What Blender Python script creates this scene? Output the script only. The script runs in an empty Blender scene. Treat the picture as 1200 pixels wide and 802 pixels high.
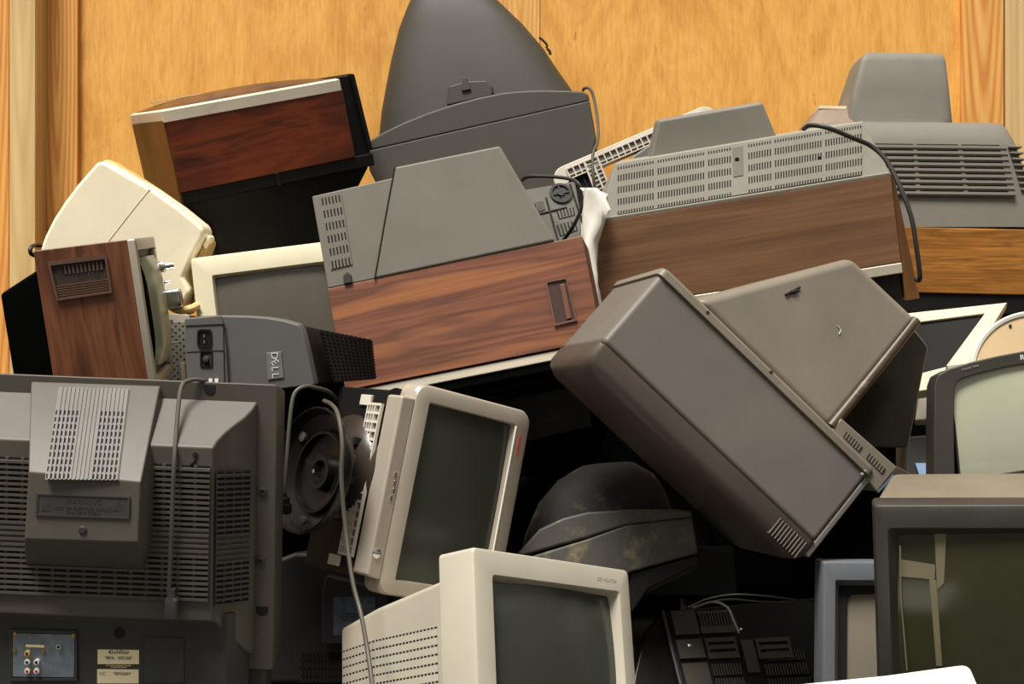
import bpy, bmesh, math, random
from mathutils import Vector, Matrix
random.seed(7)
EZ = 0.66            # eye height above the concrete floor
F = 1636.0           # focal length in pixels of the 1200x802 frame
SC = bpy.context.scene
COL = SC.collection

# ------------------------------------------------------------------ helpers
def lin(c):
    return tuple(((v/255)/12.92 if v/255 <= .04045 else (((v/255)+.055)/1.055)**2.4) for v in c)

def at(px, py, Y):
    """world point seen at a pixel, at distance Y"""
    return Vector(((px-600)/F*Y, Y, EZ-(py-401)/F*Y))

class Thing:
    """one thing: an Empty with its pose; parts are children in its local frame"""
    def __init__(s, name, label, cat, R, t, group=None, scale=1.0):
        R = Matrix(R); t = Vector(t)*scale
        s.M = Matrix.Translation(t+Vector((0, 0, EZ))) @ R.to_4x4()
        s.Mi = s.M.inverted()
        o = bpy.data.objects.new(name, None); COL.objects.link(o)
        o.matrix_world = s.M
        o.empty_display_size = .05
        o['label'] = label; o['category'] = cat
        if group: o['group'] = group
        s.o = o
        s.e = s.Mi @ Vector((0, 0, EZ))
    def ray(s, px, py):
        return (s.Mi.to_3x3() @ Vector(((px-600)/F, 1, -(py-401)/F)))
    def u(s, px, py, v=0.0, ax=2):
        d = s.ray(px, py); k = (v-s.e[ax])/d[ax]
        p = s.e+d*k; p[ax] = v
        return p
    def up(s, px, py, A, B, C):
        A, B, C = Vector(A), Vector(B), Vector(C)
        n = (B-A).cross(C-A); d = s.ray(px, py)
        return s.e+d*((A-s.e).dot(n)/d.dot(n))

def basis(z, up=(0, 0, 1), roll=0):
    """rotation rows from a facing direction z (world), rolled clockwise by degrees as seen from the front"""
    z = Vector(z).normalized(); x = Vector(up).cross(z).normalized(); y = z.cross(x)
    a = math.radians(roll); x2 = x*math.cos(a)-y*math.sin(a); y2 = z.cross(x2)
    return [[x2[i], y2[i], z[i]] for i in range(3)]

def link(name, me, mat, parent=None, bevel=0, seg=2, angle=32, label=None):
    o = bpy.data.objects.new(name, me); COL.objects.link(o)
    for m in (mat if isinstance(mat, (list, tuple)) else [mat]): me.materials.append(m)
    if isinstance(parent, Thing): parent = parent.o
    if parent: o.parent = parent
    for p in me.polygons: p.use_smooth = True
    me.set_sharp_from_angle(angle=math.radians(angle))
    if bevel:
        b = o.modifiers.new('bevel', 'BEVEL'); b.width = bevel; b.segments = seg
        b.limit_method = 'ANGLE'; b.angle_limit = math.radians(28); b.harden_normals = True
    if label: o['label'] = label
    return o

def done(bm, name='m'):
    bmesh.ops.remove_doubles(bm, verts=bm.verts, dist=1e-5)
    bmesh.ops.recalc_face_normals(bm, faces=bm.faces)
    me = bpy.data.meshes.new(name); bm.to_mesh(me); bm.free(); return me

def loft(loops, cap0=True, cap1=True):
    bm = bmesh.new(); R = [[bm.verts.new(p) for p in L] for L in loops]; n = len(R[0])
    for a, b in zip(R, R[1:]):
        for i in range(n):
            j = (i+1) % n
            bm.faces.new((a[i], a[j], b[j], b[i]))
    if cap0: bm.faces.new(R[0][::-1])
    if cap1: bm.faces.new(R[-1])
    return done(bm)

def rr(x0, x1, y0, y1, z, r=.01, n=4, ax=2):
    r = max(1e-4, min(r, abs(x1-x0)/2-1e-4, abs(y1-y0)/2-1e-4))
    pts = []
    for cx, cy, a0 in ((x1-r, y1-r, 0), (x0+r, y1-r, 90), (x0+r, y0+r, 180), (x1-r, y0+r, 270)):
        for k in range(n+1):
            a = math.radians(a0+90*k/n); pts.append((cx+r*math.cos(a), cy+r*math.sin(a)))
    if ax == 2: return [Vector((a, b, z)) for a, b in pts]
    if ax == 1: return [Vector((a, z, b)) for a, b in pts]
    return [Vector((z, a, b)) for a, b in pts]

def box(x0, x1, y0, y1, z0, z1):
    return loft([[Vector((a, b, z)) for a, b in ((x0, y0), (x1, y0), (x1, y1), (x0, y1))] for z in (z0, z1)])

def prism(poly, z0, z1, s=1.0, off=(0, 0), zc=0):
    """polygon (local points) carried from z0 to z1, the far end scaled about its centre and shifted"""
    c = sum((Vector(p) for p in poly), Vector())/len(poly)
    A = [Vector((p[0], p[1], z0+(p[2] if zc else 0))) for p in poly]
    B = [Vector((c.x+(p[0]-c.x)*s+off[0], c.y+(p[1]-c.y)*s+off[1], z1)) for p in poly]
    return loft([A, B])

def hexa(front, back):
    return loft([front, back])

def curve(pts, n=8):
    P = [Vector(p) for p in pts]; Q = [P[0]*2-P[1]]+P+[P[-1]*2-P[-2]]; out = []
    for i in range(1, len(Q)-2):
        a, b, c, d = Q[i-1:i+3]
        for k in range(n):
            t = k/n
            out.append(.5*((2*b)+(c-a)*t+(2*a-5*b+4*c-d)*t*t+(3*b-a-3*c+d)*t**3))
    out.append(P[-1]); return out

def tube(pts, r, sides=10, smooth=8):
    P = curve(pts, smooth) if smooth else [Vector(p) for p in pts]
    loops = []; nrm = None
    for i, p in enumerate(P):
        t = (P[min(i+1, len(P)-1)]-P[max(i-1, 0)]).normalized()
        if nrm is None: nrm = t.orthogonal().normalized()
        nrm = (nrm-t*nrm.dot(t)).normalized(); b = t.cross(nrm)
        rad = r[min(i*len(r)//len(P), len(r)-1)] if isinstance(r, (list, tuple)) else r
        loops.append([p+(nrm*math.cos(2*math.pi*k/sides)+b*math.sin(2*math.pi*k/sides))*rad for k in range(sides)])
    return loft(loops)

def lathe(prof, c=(0, 0, 0), axis='z', n=40):
    """(radius, height) profile turned about an axis through c"""
    loops = []
    for r, h in prof:
        L = []
        for k in range(n):
            a = 2*math.pi*k/n; x, y = max(r, 1e-4)*math.cos(a), max(r, 1e-4)*math.sin(a)
            v = {'z': (x, y, h), 'y': (x, h, y), 'x': (h, x, y)}[axis]
            L.append(Vector(c)+Vector(v))
        loops.append(L)
    return loft(loops)

def sect(L, R, zf, zb, n=28, e=3.0):
    """superellipse section between a left and a right point, from zf to zb in depth"""
    L, R = Vector(L), Vector(R); c = (L+R)/2; h = (R-L)/2; c.z = (zf+zb)/2; hz = (zf-zb)/2; out = []
    h = Vector((h.x, h.y, 0))
    for k in range(n):
        a = 2*math.pi*k/n; ca, sa = math.cos(a), math.sin(a)
        out.append(c+h*math.copysign(abs(ca)**(2/e), ca)+Vector((0, 0, hz*math.copysign(abs(sa)**(2/e), sa))))
    return out

def relief(p00, p10, p11, p01, us, vs, H, base=0.0):
    """connected plate of cells at several heights over the quad; cells at height <= base get material 1"""
    p00, p10, p11, p01 = map(Vector, (p00, p10, p11, p01))
    nrm = (p01-p00).cross(p10-p00).normalized()   # corners run clockwise seen from outside
    nu, nv = len(us)-1, len(vs)-1
    bm = bmesh.new(); cache = {}
    def P(i, j, h):
        k = (i, j, round(h, 6))
        if k not in cache:
            u, v = us[i], vs[j]
            cache[k] = bm.verts.new((p00*(1-u)+p10*u)*(1-v)+(p01*(1-u)+p11*u)*v+nrm*h)
        return cache[k]
    def hh(i, j):
        return H(i, j) if 0 <= i < nu and 0 <= j < nv else 0.0
    for i in range(nu):
        for j in range(nv):
            h = hh(i, j)
            f = bm.faces.new((P(i, j, h), P(i+1, j, h), P(i+1, j+1, h), P(i, j+1, h)))
            f.material_index = 1 if h <= base+1e-9 else 0
    def wall(a, b, h0, h1, m):
        if abs(h0-h1) < 1e-7: return
        try:
            f = bm.faces.new((P(*a, h0), P(*b, h0), P(*b, h1), P(*a, h1))); f.material_index = m
        except ValueError: pass
    for i in range(nu+1):
        for j in range(nv):
            wall((i, j), (i, j+1), hh(i-1, j), hh(i, j), 0)
    for j in range(nv+1):
        for i in range(nu):
            wall((i, j), (i+1, j), hh(i, j-1), hh(i, j), 0)
    me = bpy.data.meshes.new('relief'); bm.to_mesh(me); bm.free(); return me

def spans(segs):
    """[(width, tag)...] -> normalised cuts and tags"""
    tot = sum(w for w, _ in segs); x = 0; cuts = [0.0]; tags = []
    for w, t in segs:
        x += w/tot; cuts.append(x); tags.append(t)
    return cuts, tags

def slots(n, slot=1.0, gap=1.0):
    out = []
    for k in range(n):
        out.append((slot, 'o'))
        if k < n-1: out.append((gap, '-'))
    return out

def vent(parent, name, quad, cols, rows, mats, h=.003, rib=None):
    us, tu = spans(cols); vs, tv = spans(rows)
    def H(i, j):
        if tu[i] == 'o' and tv[j] == 'o': return .0006
        if tu[i] == 'r' or tv[j] == 'r': return rib or h
        return h
    return link(name, relief(*quad, us, vs, H, base=.0006), mats, parent, angle=20)

def frame(x0, x1, y0, y1, ix0, ix1, iy0, iy1, zf, zb, ro, ri, rec=.015, slope=.006, e=.004, inner_r=None):
    """picture-frame shaped bezel with a rounded front edge, closed at the back"""
    L = [rr(x0, x1, y0, y1, zb, ro), rr(x0, x1, y0, y1, zf-e, ro), rr(x0+e*.3, x1-e*.3, y0+e*.3, y1-e*.3, zf-e*.3, ro),
         rr(x0+e, x1-e, y0+e, y1-e, zf, ro), rr(ix0, ix1, iy0, iy1, zf, ri), rr(ix0+slope, ix1-slope, iy0+slope, iy1-slope, zf-rec, ri)]
    L.append(rr(ix0+slope, ix1-slope, iy0+slope, iy1-slope, zb+.002, ri))
    bm = bmesh.new(); R = [[bm.verts.new(p) for p in l] for l in L]; n = len(R[0])
    for a, b in list(zip(R, R[1:]))+[(R[-1], R[0])]:
        for i in range(n):
            j = (i+1) % n; bm.faces.new((a[i], a[j], b[j], b[i]))
    return done(bm)

def glass(x0, x1, y0, y1, z, bulge, n=14, back=.01):
    bm = bmesh.new(); G = []
    for j in range(n+1):
        row = []
        for i in range(n+1):
            u, v = i/n*2-1, j/n*2-1
            row.append(bm.verts.new((x0+(x1-x0)*i/n, y0+(y1-y0)*j/n, z+bulge*(1-.55*u*u-.45*v*v))))
        G.append(row)
    for j in range(n):
        for i in range(n): bm.faces.new((G[j][i], G[j][i+1], G[j+1][i+1], G[j+1][i]))
    rim = G[0][:-1]+[r[-1] for r in G[:-1]]+G[-1][:0:-1]+[r[0] for r in G[:0:-1]]
    low = [bm.verts.new((v.co.x, v.co.y, z-back)) for v in rim]
    for i in range(len(rim)):
        j = (i+1) % len(rim); bm.faces.new((rim[i], rim[j], low[j], low[i]))
    bm.faces.new(low[::-1])
    return done(bm)

def text(name, body, size, mat, parent, loc, xdir, ydir, depth=.0004, spacing=1.0):
    cu = bpy.data.curves.new('t', 'FONT'); cu.body = body; cu.size = size; cu.extrude = depth
    cu.align_x = 'CENTER'; cu.align_y = 'CENTER'; cu.space_character = spacing
    tmp = bpy.data.objects.new('t', cu); COL.objects.link(tmp)
    dg = bpy.context.evaluated_depsgraph_get(); me = bpy.data.meshes.new_from_object(tmp.evaluated_get(dg))
    bpy.data.objects.remove(tmp); bpy.data.curves.remove(cu)
    x = Vector(xdir).normalized(); z = x.cross(Vector(ydir)).normalized(); y = z.cross(x)
    me.transform(Matrix([[x[i], y[i], z[i], loc[i]] for i in range(3)]+[[0, 0, 0, 1]]))
    o = link(name, me, mat, parent); return o

# ------------------------------------------------------------------ materials
def new_mat(name):
    m = bpy.data.materials.new(name); m.use_nodes = True; nt = m.node_tree
    return m, nt, nt.nodes['Principled BSDF']
def N(nt, kind, **kw):
    n = nt.nodes.new(kind)
    for k, v in kw.items():
        if k in n.inputs: n.inputs[k].default_value = v
        else: setattr(n, k, v)
    return n
def ramp(nt, fac, stops):
    r = nt.nodes.new('ShaderNodeValToRGB'); el = r.color_ramp.elements
    while len(el) > 1: el.remove(el[0])
    el[0].position = stops[0][0]; el[0].color = (*lin(stops[0][1]), 1)
    for p, c in stops[1:]:
        e = el.new(p); e.color = (*lin(c), 1)
    nt.links.new(fac, r.inputs[0]); return r.outputs[0]

def plastic(name, c, rough=.5, var=.12, spots=0.0, spotc=(150, 140, 120), spec=.5, bump=.15, coat=0.0, big=5.0, metal=0.0):
    m, nt, b = new_mat(name); L = nt.links.new
    tc = N(nt, 'ShaderNodeTexCoord')
    n1 = N(nt, 'ShaderNodeTexNoise', Scale=big, Detail=6.0, Roughness=.65); L(tc.outputs['Object'], n1.inputs['Vector'])
    lo = tuple(max(0, v*(1-var)) for v in c); hi = tuple(min(255, v*(1+var)) for v in c)
    col = ramp(nt, n1.outputs['Fac'], [(.3, lo), (.7, hi)])
    if spots:
        n2 = N(nt, 'ShaderNodeTexNoise', Scale=14.0, Detail=8.0, Roughness=.75); L(tc.outputs['Object'], n2.inputs['Vector'])
        mx = N(nt, 'ShaderNodeMix', data_type='RGBA')
        f = N(nt, 'ShaderNodeMapRange'); f.inputs[1].default_value = .62-spots*.25; f.inputs[2].default_value = .8; f.inputs[4].default_value = min(1, .4+spots)
        L(n2.outputs['Fac'], f.inputs[0]); L(f.outputs[0], mx.inputs['Factor']); L(col, mx.inputs['A'])
        mx.inputs['B'].default_value = (*lin(spotc), 1); col = mx.outputs['Result']
    L(col, b.inputs['Base Color'])
    b.inputs['Specular IOR Level'].default_value = spec; b.inputs['Metallic'].default_value = metal
    n4 = N(nt, 'ShaderNodeTexNoise', Scale=9.0, Detail=4.0); L(tc.outputs['Object'], n4.inputs['Vector'])
    mr = N(nt, 'ShaderNodeMapRange'); mr.inputs[3].default_value = max(.03, rough-.08); mr.inputs[4].default_value = min(1, rough+.1)
    L(n4.outputs['Fac'], mr.inputs[0]); L(mr.outputs[0], b.inputs['Roughness'])
    if coat: b.inputs['Coat Weight'].default_value = coat; b.inputs['Coat Roughness'].default_value = .12
    if bump:
        n3 = N(nt, 'ShaderNodeTexNoise', Scale=900.0, Detail=2.0); L(tc.outputs['Object'], n3.inputs['Vector'])
        bp = N(nt, 'ShaderNodeBump', Strength=bump, Distance=.0006); L(n3.outputs['Fac'], bp.inputs['Height']); L(bp.outputs[0], b.inputs['Normal'])
    return m

def wood(name, stops, axis='x', scale=6.0, stretch=9.0, fine=.35, rough=.42, dist=1.2, rot=0.0, coat=0.0, spec=.4):
    """wood grain running along one local axis"""
    m, nt, b = new_mat(name); L = nt.links.new
    tc = N(nt, 'ShaderNodeTexCoord'); mp = N(nt, 'ShaderNodeMapping')
    s = [scale*stretch]*3; s['xyz'.index(axis)] = scale
    mp.inputs['Scale'].default_value = s; mp.inputs['Rotation'].default_value = (0, 0, math.radians(rot))
    L(tc.outputs['Object'], mp.inputs['Vector'])
    n1 = N(nt, 'ShaderNodeTexNoise', Scale=.55, Detail=3.0, Roughness=.55, Distortion=dist); L(mp.outputs[0], n1.inputs['Vector'])
    col = ramp(nt, n1.outputs['Fac'], stops)
    mp2 = N(nt, 'ShaderNodeMapping'); s2 = [scale*stretch*9]*3; s2['xyz'.index(axis)] = scale*1.5
    mp2.inputs['Scale'].default_value = s2; mp2.inputs['Rotation'].default_value = (0, 0, math.radians(rot)); L(tc.outputs['Object'], mp2.inputs['Vector'])
    n2 = N(nt, 'ShaderNodeTexNoise', Scale=.6, Detail=5.0, Roughness=.7); L(mp2.outputs[0], n2.inputs['Vector'])
    g = ramp(nt, n2.outputs['Fac'], [(.32, (150, 140, 130)), (.6, (255, 255, 255))])
    mx = N(nt, 'ShaderNodeMix', data_type='RGBA', blend_type='MULTIPLY'); mx.inputs['Factor'].default_value = fine
    L(col, mx.inputs['A']); L(g, mx.inputs['B']); L(mx.outputs['Result'], b.inputs['Base Color'])
    b.inputs['Roughness'].default_value = rough; b.inputs['Specular IOR Level'].default_value = spec
    if coat: b.inputs['Coat Weight'].default_value = coat; b.inputs['Coat Roughness'].default_value = .15
    return m

def pine(name, a, c, axis='z', rough=.6, scale=1.0):
    """flat-sawn softwood: nested arches of late wood"""
    m, nt, b = new_mat(name); L = nt.links.new
    tc = N(nt, 'ShaderNodeTexCoord'); mp = N(nt, 'ShaderNodeMapping')
    s = [14.0*scale]*3; s['xyz'.index(axis)] = .7*scale; mp.inputs['Scale'].default_value = s
    L(tc.outputs['Object'], mp.inputs['Vector'])
    w = N(nt, 'ShaderNodeTexWave', Scale=2.2, Distortion=3.0, Detail=2.0); w.wave_type = 'RINGS'; w.rings_direction = 'SPHERICAL'
    w.inputs['Detail Scale'].default_value = .8; L(mp.outputs[0], w.inputs['Vector'])
    col = ramp(nt, w.outputs['Fac'], [(0, a), (.6, tuple((x*.6+y*.4) for x, y in zip(a, c))), (.95, c)])
    n2 = N(nt, 'ShaderNodeTexNoise', Scale=3.0, Detail=6.0); L(mp.outputs[0], n2.inputs['Vector'])
    g = ramp(nt, n2.outputs['Fac'], [(.3, (215, 205, 190)), (.65, (255, 255, 255))])
    mx = N(nt, 'ShaderNodeMix', data_type='RGBA', blend_type='MULTIPLY'); mx.inputs['Factor'].default_value = .8
    L(col, mx.inputs['A']); L(g, mx.inputs['B']); L(mx.outputs['Result'], b.inputs['Base Color'])
    b.inputs['Roughness'].default_value = rough; return m

def plywood(name):
    m, nt, b = new_mat(name); L = nt.links.new
    tc = N(nt, 'ShaderNodeTexCoord'); mp = N(nt, 'ShaderNodeMapping'); mp.inputs['Scale'].default_value = (3.2, 1, 1.1)
    L(tc.outputs['Object'], mp.inputs['Vector'])
    n1 = N(nt, 'ShaderNodeTexNoise', Scale=1.6, Detail=7.0, Roughness=.6, Distortion=1.6); L(mp.outputs[0], n1.inputs['Vector'])
    col = ramp(nt, n1.outputs['Fac'], [(.25, (206, 144, 62)), (.42, (226, 162, 76)), (.55, (240, 180, 92)), (.72, (218, 154, 70))])
    mp2 = N(nt, 'ShaderNodeMapping'); mp2.inputs['Scale'].default_value = (60, 10, 7); L(tc.outputs['Object'], mp2.inputs['Vector'])
    n2 = N(nt, 'ShaderNodeTexNoise', Scale=2.0, Detail=5.0, Roughness=.7, Distortion=.6); L(mp2.outputs[0], n2.inputs['Vector'])
    g = ramp(nt, n2.outputs['Fac'], [(.3, (225, 215, 198)), (.6, (255, 255, 255))])
    mx = N(nt, 'ShaderNodeMix', data_type='RGBA', blend_type='MULTIPLY'); mx.inputs['Factor'].default_value = .8
    L(col, mx.inputs['A']); L(g, mx.inputs['B'])
    # small dark specks and worm marks
    n3 = N(nt, 'ShaderNodeTexNoise', Scale=9.0, Detail=3.0); mp3 = N(nt, 'ShaderNodeMapping'); mp3.inputs['Scale'].default_value = (4, 1, 1.5)
    L(tc.outputs['Object'], mp3.inputs['Vector']); L(mp3.outputs[0], n3.inputs['Vector'])
    f = N(nt, 'ShaderNodeMapRange'); f.inputs[1].default_value = .73; f.inputs[2].default_value = .78; f.inputs[4].default_value = .5
    L(n3.outputs['Fac'], f.inputs[0]); m2 = N(nt, 'ShaderNodeMix', data_type='RGBA'); L(f.outputs[0], m2.inputs['Factor'])
    L(mx.outputs['Result'], m2.inputs['A']); m2.inputs['B'].default_value = (*lin((150, 90, 40)), 1)
    L(m2.outputs['Result'], b.inputs['Base Color']); b.inputs['Roughness'].default_value = .5
    return m

# measured positions and turns of the sets in the pile (rows of the rotation, position from the eye)
POSE = {
    'B': ([[0.8803, -0.1684, 0.4436], [0.4071, -0.212, -0.8884], [0.2437, 0.9627, -0.118]], [-0.7364, 2.9427, 0.4903]),
    'C': ([[0.9852, -0.1205, 0.1216], [0.109, -0.1057, -0.9884], [0.1319, 0.9871, -0.091]], [-0.8813, 2.5693, 0.1676]),
    'D': ([[0.9891, -0.1383, 0.0496], [0.069, 0.139, -0.9879], [0.1297, 0.9806, 0.147]], [-0.6653, 2.8858, 0.1737]),
    'E': ([[0.989, -0.0012, -0.148], [-0.148, -0.0293, -0.9886], [-0.0032, 0.9996, -0.0292]], [-0.6078, 2.5979, 0.0482]),
    'F': ([[0.9992, 0.0406, -0.003], [0.0028, -0.1437, -0.9896], [-0.0406, 0.9888, -0.1437]], [-0.3976, 2.3659, -0.0727]),
    'G': ([[0.7347, 0.1824, 0.6534], [0.6393, 0.1364, -0.7568], [-0.2272, 0.9737, -0.0164]], [-0.145, 2.4638, -0.1062]),
    'H': ([[0.6871, -0.0429, 0.7253], [0.6959, 0.326, -0.6399], [-0.209, 0.9444, 0.2538]], [-0.0566, 2.0315, -0.3015]),
    'J': ([[0.9741, -0.1825, -0.1334], [-0.1141, 0.1126, -0.9871], [0.1952, 0.9767, 0.0889]], [-0.3495, 2.6462, 0.1011]),
    'K': ([[0.9772, -0.1954, -0.0835], [-0.0608, 0.1199, -0.9909], [0.2036, 0.9734, 0.1053]], [-0.3202, 3.0633, 0.4225]),
    'L': ([[0.9873, -0.1587, -0.0024], [-0.029, -0.1654, -0.9858], [0.156, 0.9734, -0.1679]], [0.1492, 2.7963, 0.2373]),
    'M': ([[0.8662, -0.4979, -0.0415], [0.0222, 0.1213, -0.9924], [0.4992, 0.8587, 0.1161]], [0.1107, 2.9753, 0.3233]),
    'N': ([[0.9452, -0.293, 0.1441], [0.2544, 0.3841, -0.8876], [0.2047, 0.8756, 0.4376]], [0.027, 2.9194, 0.3202]),
    'O': ([[0.9998, 0.0222, 0.0007], [0.0001, 0.0278, -0.9996], [-0.0222, 0.9994, 0.0278]], [0.6451, 3.144, 0.2651]),
    'P': ([[0.7225, 0.6477, 0.2418], [0.1445, 0.2005, -0.969], [-0.6761, 0.735, 0.0513]], [0.2541, 2.3746, 0.1189]),
    'Q': ([[0.9731, -0.2254, -0.0473], [0.0066, 0.2326, -0.9725], [0.2302, 0.9461, 0.2279]], [0.009, 2.4777, -0.38]),
    'R': ([[0.3978, 0.6195, -0.6767], [-0.9162, 0.3072, -0.2574], [0.0484, 0.7224, 0.6898]], [0.7926, 2.8042, 0.0599]),
    'T': ([[0.9575, -0.092, 0.2735], [0.2419, -0.2608, -0.9346], [0.1573, 0.961, -0.2275]], [0.6953, 2.2984, -0.0453]),
    'U': ([[0.9701, -0.0447, -0.2385], [-0.2408, -0.0562, -0.9689], [0.0299, 0.9974, -0.0653]], [0.5152, 1.9968, -0.2315]),
    'V': ([[0.9965, 0.018, 0.0811], [0.0802, 0.0435, -0.9958], [-0.0215, 0.9989, 0.0419]], [0.4896, 2.1925, -0.3455]),
    'X': ([[0.9723, -0.1644, 0.1664], [0.2313, 0.5702, -0.7883], [0.0347, 0.8049, 0.5924]], [0.2483, 2.2972, -0.4411]),
}

# ------------------------------------------------------------------ colours and materials
BLACK = plastic('black_plastic', (18, 17, 16), .5, .2, spec=.22, spots=.12, spotc=(70, 64, 54))
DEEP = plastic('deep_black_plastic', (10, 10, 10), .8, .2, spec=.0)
SLOT = plastic('slot_shadow_black', (9, 9, 10), .8, .1, bump=0)
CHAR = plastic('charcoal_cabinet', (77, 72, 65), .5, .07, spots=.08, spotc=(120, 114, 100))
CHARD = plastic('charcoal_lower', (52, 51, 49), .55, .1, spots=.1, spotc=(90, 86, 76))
GREY = plastic('grey_back_plastic', (112, 108, 99), .6, .05)
GREYL = plastic('vented_grey_plastic', (134, 130, 119), .6, .06, spots=.1, spotc=(170, 160, 140))
OLIVE = plastic('dark_olive_grey', (54, 50, 42), .55, .06)
BROWN = plastic('brown_grey_plastic', (103, 97, 91), .5, .05)
BROWNE = plastic('brown_grey_front_edge', (74, 65, 58), .42, .08)
TAUPE = plastic('taupe_shell', (118, 110, 98), .45, .07, spots=.1, spotc=(140, 130, 112))
DELLM = plastic('dark_slate_plastic', (84, 82, 82), .55, .05)
BEIGE = plastic('beige_plastic', (206, 197, 168), .5, .03)
CREAM = plastic('cream_white_plastic', (243, 233, 205), .38, .03, spots=.06, spotc=(225, 200, 150))
YELL = plastic('yellowed_plastic', (226, 190, 125), .45, .1, spots=.3, spotc=(170, 130, 70))
WARMW = plastic('warm_grey_monitor', (174, 167, 152), .5, .03)
SILV = plastic('silver_paint', (172, 162, 148), .38, .04, metal=.25)
LATT = plastic('light_grey_ribs', (200, 192, 180), .5, .05)
WHITE = plastic('white_plastic', (238, 236, 224), .45, .02)
ALU = plastic('brushed_trim', (214, 204, 186), .45, .05, spots=.1, spotc=(150, 130, 100), metal=.3)
CHROME = plastic('chrome', (225, 225, 225), .12, .03, bump=0, metal=1.0)
BRASS = plastic('brass', (200, 160, 80), .3, .05, bump=0, metal=1.0)
GLOSSB = plastic('glossy_brown_black', (16, 14, 13), .3, .15, spec=.3, spots=.1, spotc=(90, 75, 60))
CORDG = plastic('grey_cord_rubber', (72, 68, 60), .5, .06)
CORDB = plastic('black_cord_rubber', (26, 25, 24), .4, .1)
GLASSD = plastic('dark_screen_glass', (54, 56, 46), .13, .05, bump=0, spec=.6)
GLASSG = plastic('grey_screen_glass', (82, 77, 68), .12, .04, bump=0, spec=.6)
GLASSL = plastic('pale_screen_glass', (158, 160, 140), .1, .04, bump=0, spec=.8)
GLASSO = plastic('olive_screen_glass', (44, 44, 29), .16, .12, bump=0, spec=.4, spots=.05, spotc=(110, 105, 80))
BLUEG = plastic('blue_grey_plastic', (96, 99, 105), .45, .04)
PAPER = plastic('label_paper', (226, 212, 176), .7, .04, bump=0, spots=.1, spotc=(200, 160, 100))
PRINT = plastic('label_print', (58, 54, 50), .8, .05, bump=0)
STRIP = plastic('olive_tan_strip', (98, 92, 70), .6, .08, bump=0)
TINPL = plastic('stained_tin_plate', (120, 130, 142), .35, .2, spots=.5, spotc=(70, 64, 56), metal=.5, big=18)
DUSTY = plastic('dusty_black_plastic', (26, 24, 22), .7, .2, spec=.2, spots=.3, spotc=(110, 98, 66))
DUSTG = plastic('dusty_dark_grey', (58, 55, 50), .55, .12, spots=.35, spotc=(150, 130, 84))
TAN = plastic('tan_disc', (206, 178, 138), .5, .04)
BAG = plastic('white_bag_film', (226, 222, 212), .4, .05, bump=0)
AMBER = wood('dark_amber_laminate', [(.3, (58, 34, 12)), (.5, (86, 52, 20)), (.7, (108, 68, 28))], 'y', 5, 3, .2, .32, spec=.25)
WJ = wood('rosewood_laminate', [(.28, (84, 56, 48)), (.38, (118, 76, 60)), (.46, (134, 86, 66)), (.52, (104, 68, 56)), (.58, (140, 90, 66)), (.66, (160, 104, 68)), (.74, (124, 80, 62))], 'x', 2.2, 14, .3, .4, dist=.8)
WB = wood('dark_rosewood', [(.3, (58, 26, 16)), (.45, (96, 42, 24)), (.55, (120, 54, 26)), (.65, (74, 34, 20)), (.75, (134, 64, 30))], 'x', 4.0, 5, .35, .35, dist=1.6)
WL = wood('brown_walnut_laminate', [(.3, (116, 84, 62)), (.45, (138, 102, 74)), (.55, (148, 110, 80)), (.68, (126, 92, 68))], 'x', 2.6, 11, .4, .45, dist=.8)
WC = wood('walnut_vinyl', [(.3, (72, 42, 28)), (.45, (98, 58, 38)), (.58, (122, 76, 50)), (.7, (84, 50, 34))], 'y', 5.0, 7, .3, .4, dist=.8)
WO = wood('golden_oak_vinyl', [(.3, (116, 72, 24)), (.42, (162, 106, 42)), (.52, (134, 84, 30)), (.6, (176, 118, 50)), (.72, (126, 78, 28))], 'x', 2.2, 14, .6, .4, dist=2.2)
WLE = wood('dark_side_veneer', [(.3, (84, 56, 34)), (.6, (124, 86, 52))], 'y', 4, 5, .3, .2, coat=.4)

def tv_label(s): return s

# ------------------------------------------------------------------ the setting
WALLY = 3.62
def structure(name, me, mat, bevel=0):
    o = link(name, me, mat, None, bevel); o['kind'] = 'structure'; return o
structure('wall_back', box(-3.2, 3.2, WALLY, WALLY+.02, 0, 3.2), plywood('plywood_sheet'))
PINE = pine('pine_board', (240, 188, 108), (226, 160, 80))
PINE2 = pine('pale_pine_edge', (222, 192, 136), (212, 178, 120), scale=.6)
PINE3 = pine('red_pine_board', (238, 180, 98), (216, 142, 64))
def board(n, pa, pb, y0, y1, mat, seed):
    """upright board whose front face lies between two pixel columns"""
    a, b = at(pa, 401, y0).x, at(pb, 401, y0).x
    me = box(-(b-a)/2, (b-a)/2, 0, y1-y0, -1.3-seed*.31, 1.9-seed*.31)
    o = structure(n, me, mat, .002); o.location = ((a+b)/2, y0, 1.3+seed*.31); return o
board('trim_1', 42, 91, WALLY-.018, WALLY+.001, PINE3, .4)
board('trim_2', 11, 41.3, WALLY-.10, WALLY+.001, PINE2, 1.0)
board('trim_3', -40, 10.5, WALLY-.03, WALLY+.001, PINE3, 2.2)
board('trim_4', 586, 632.5, WALLY-.004, WALLY+.001, PINE, 1.55)
board('trim_5', 1127, 1176.5, WALLY-.018, WALLY+.001, PINE3, 3.1)
board('trim_6', 1178.5, 1260, WALLY-.02, WALLY+.001, PINE2, .7)
conc = plastic('dark_concrete_floor', (64, 61, 56), .85, .12, spots=.15, spotc=(90, 84, 74), big=2.0)
structure('floor', box(-6, 6, -7, WALLY+.02, -.05, 0), conc)

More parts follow.
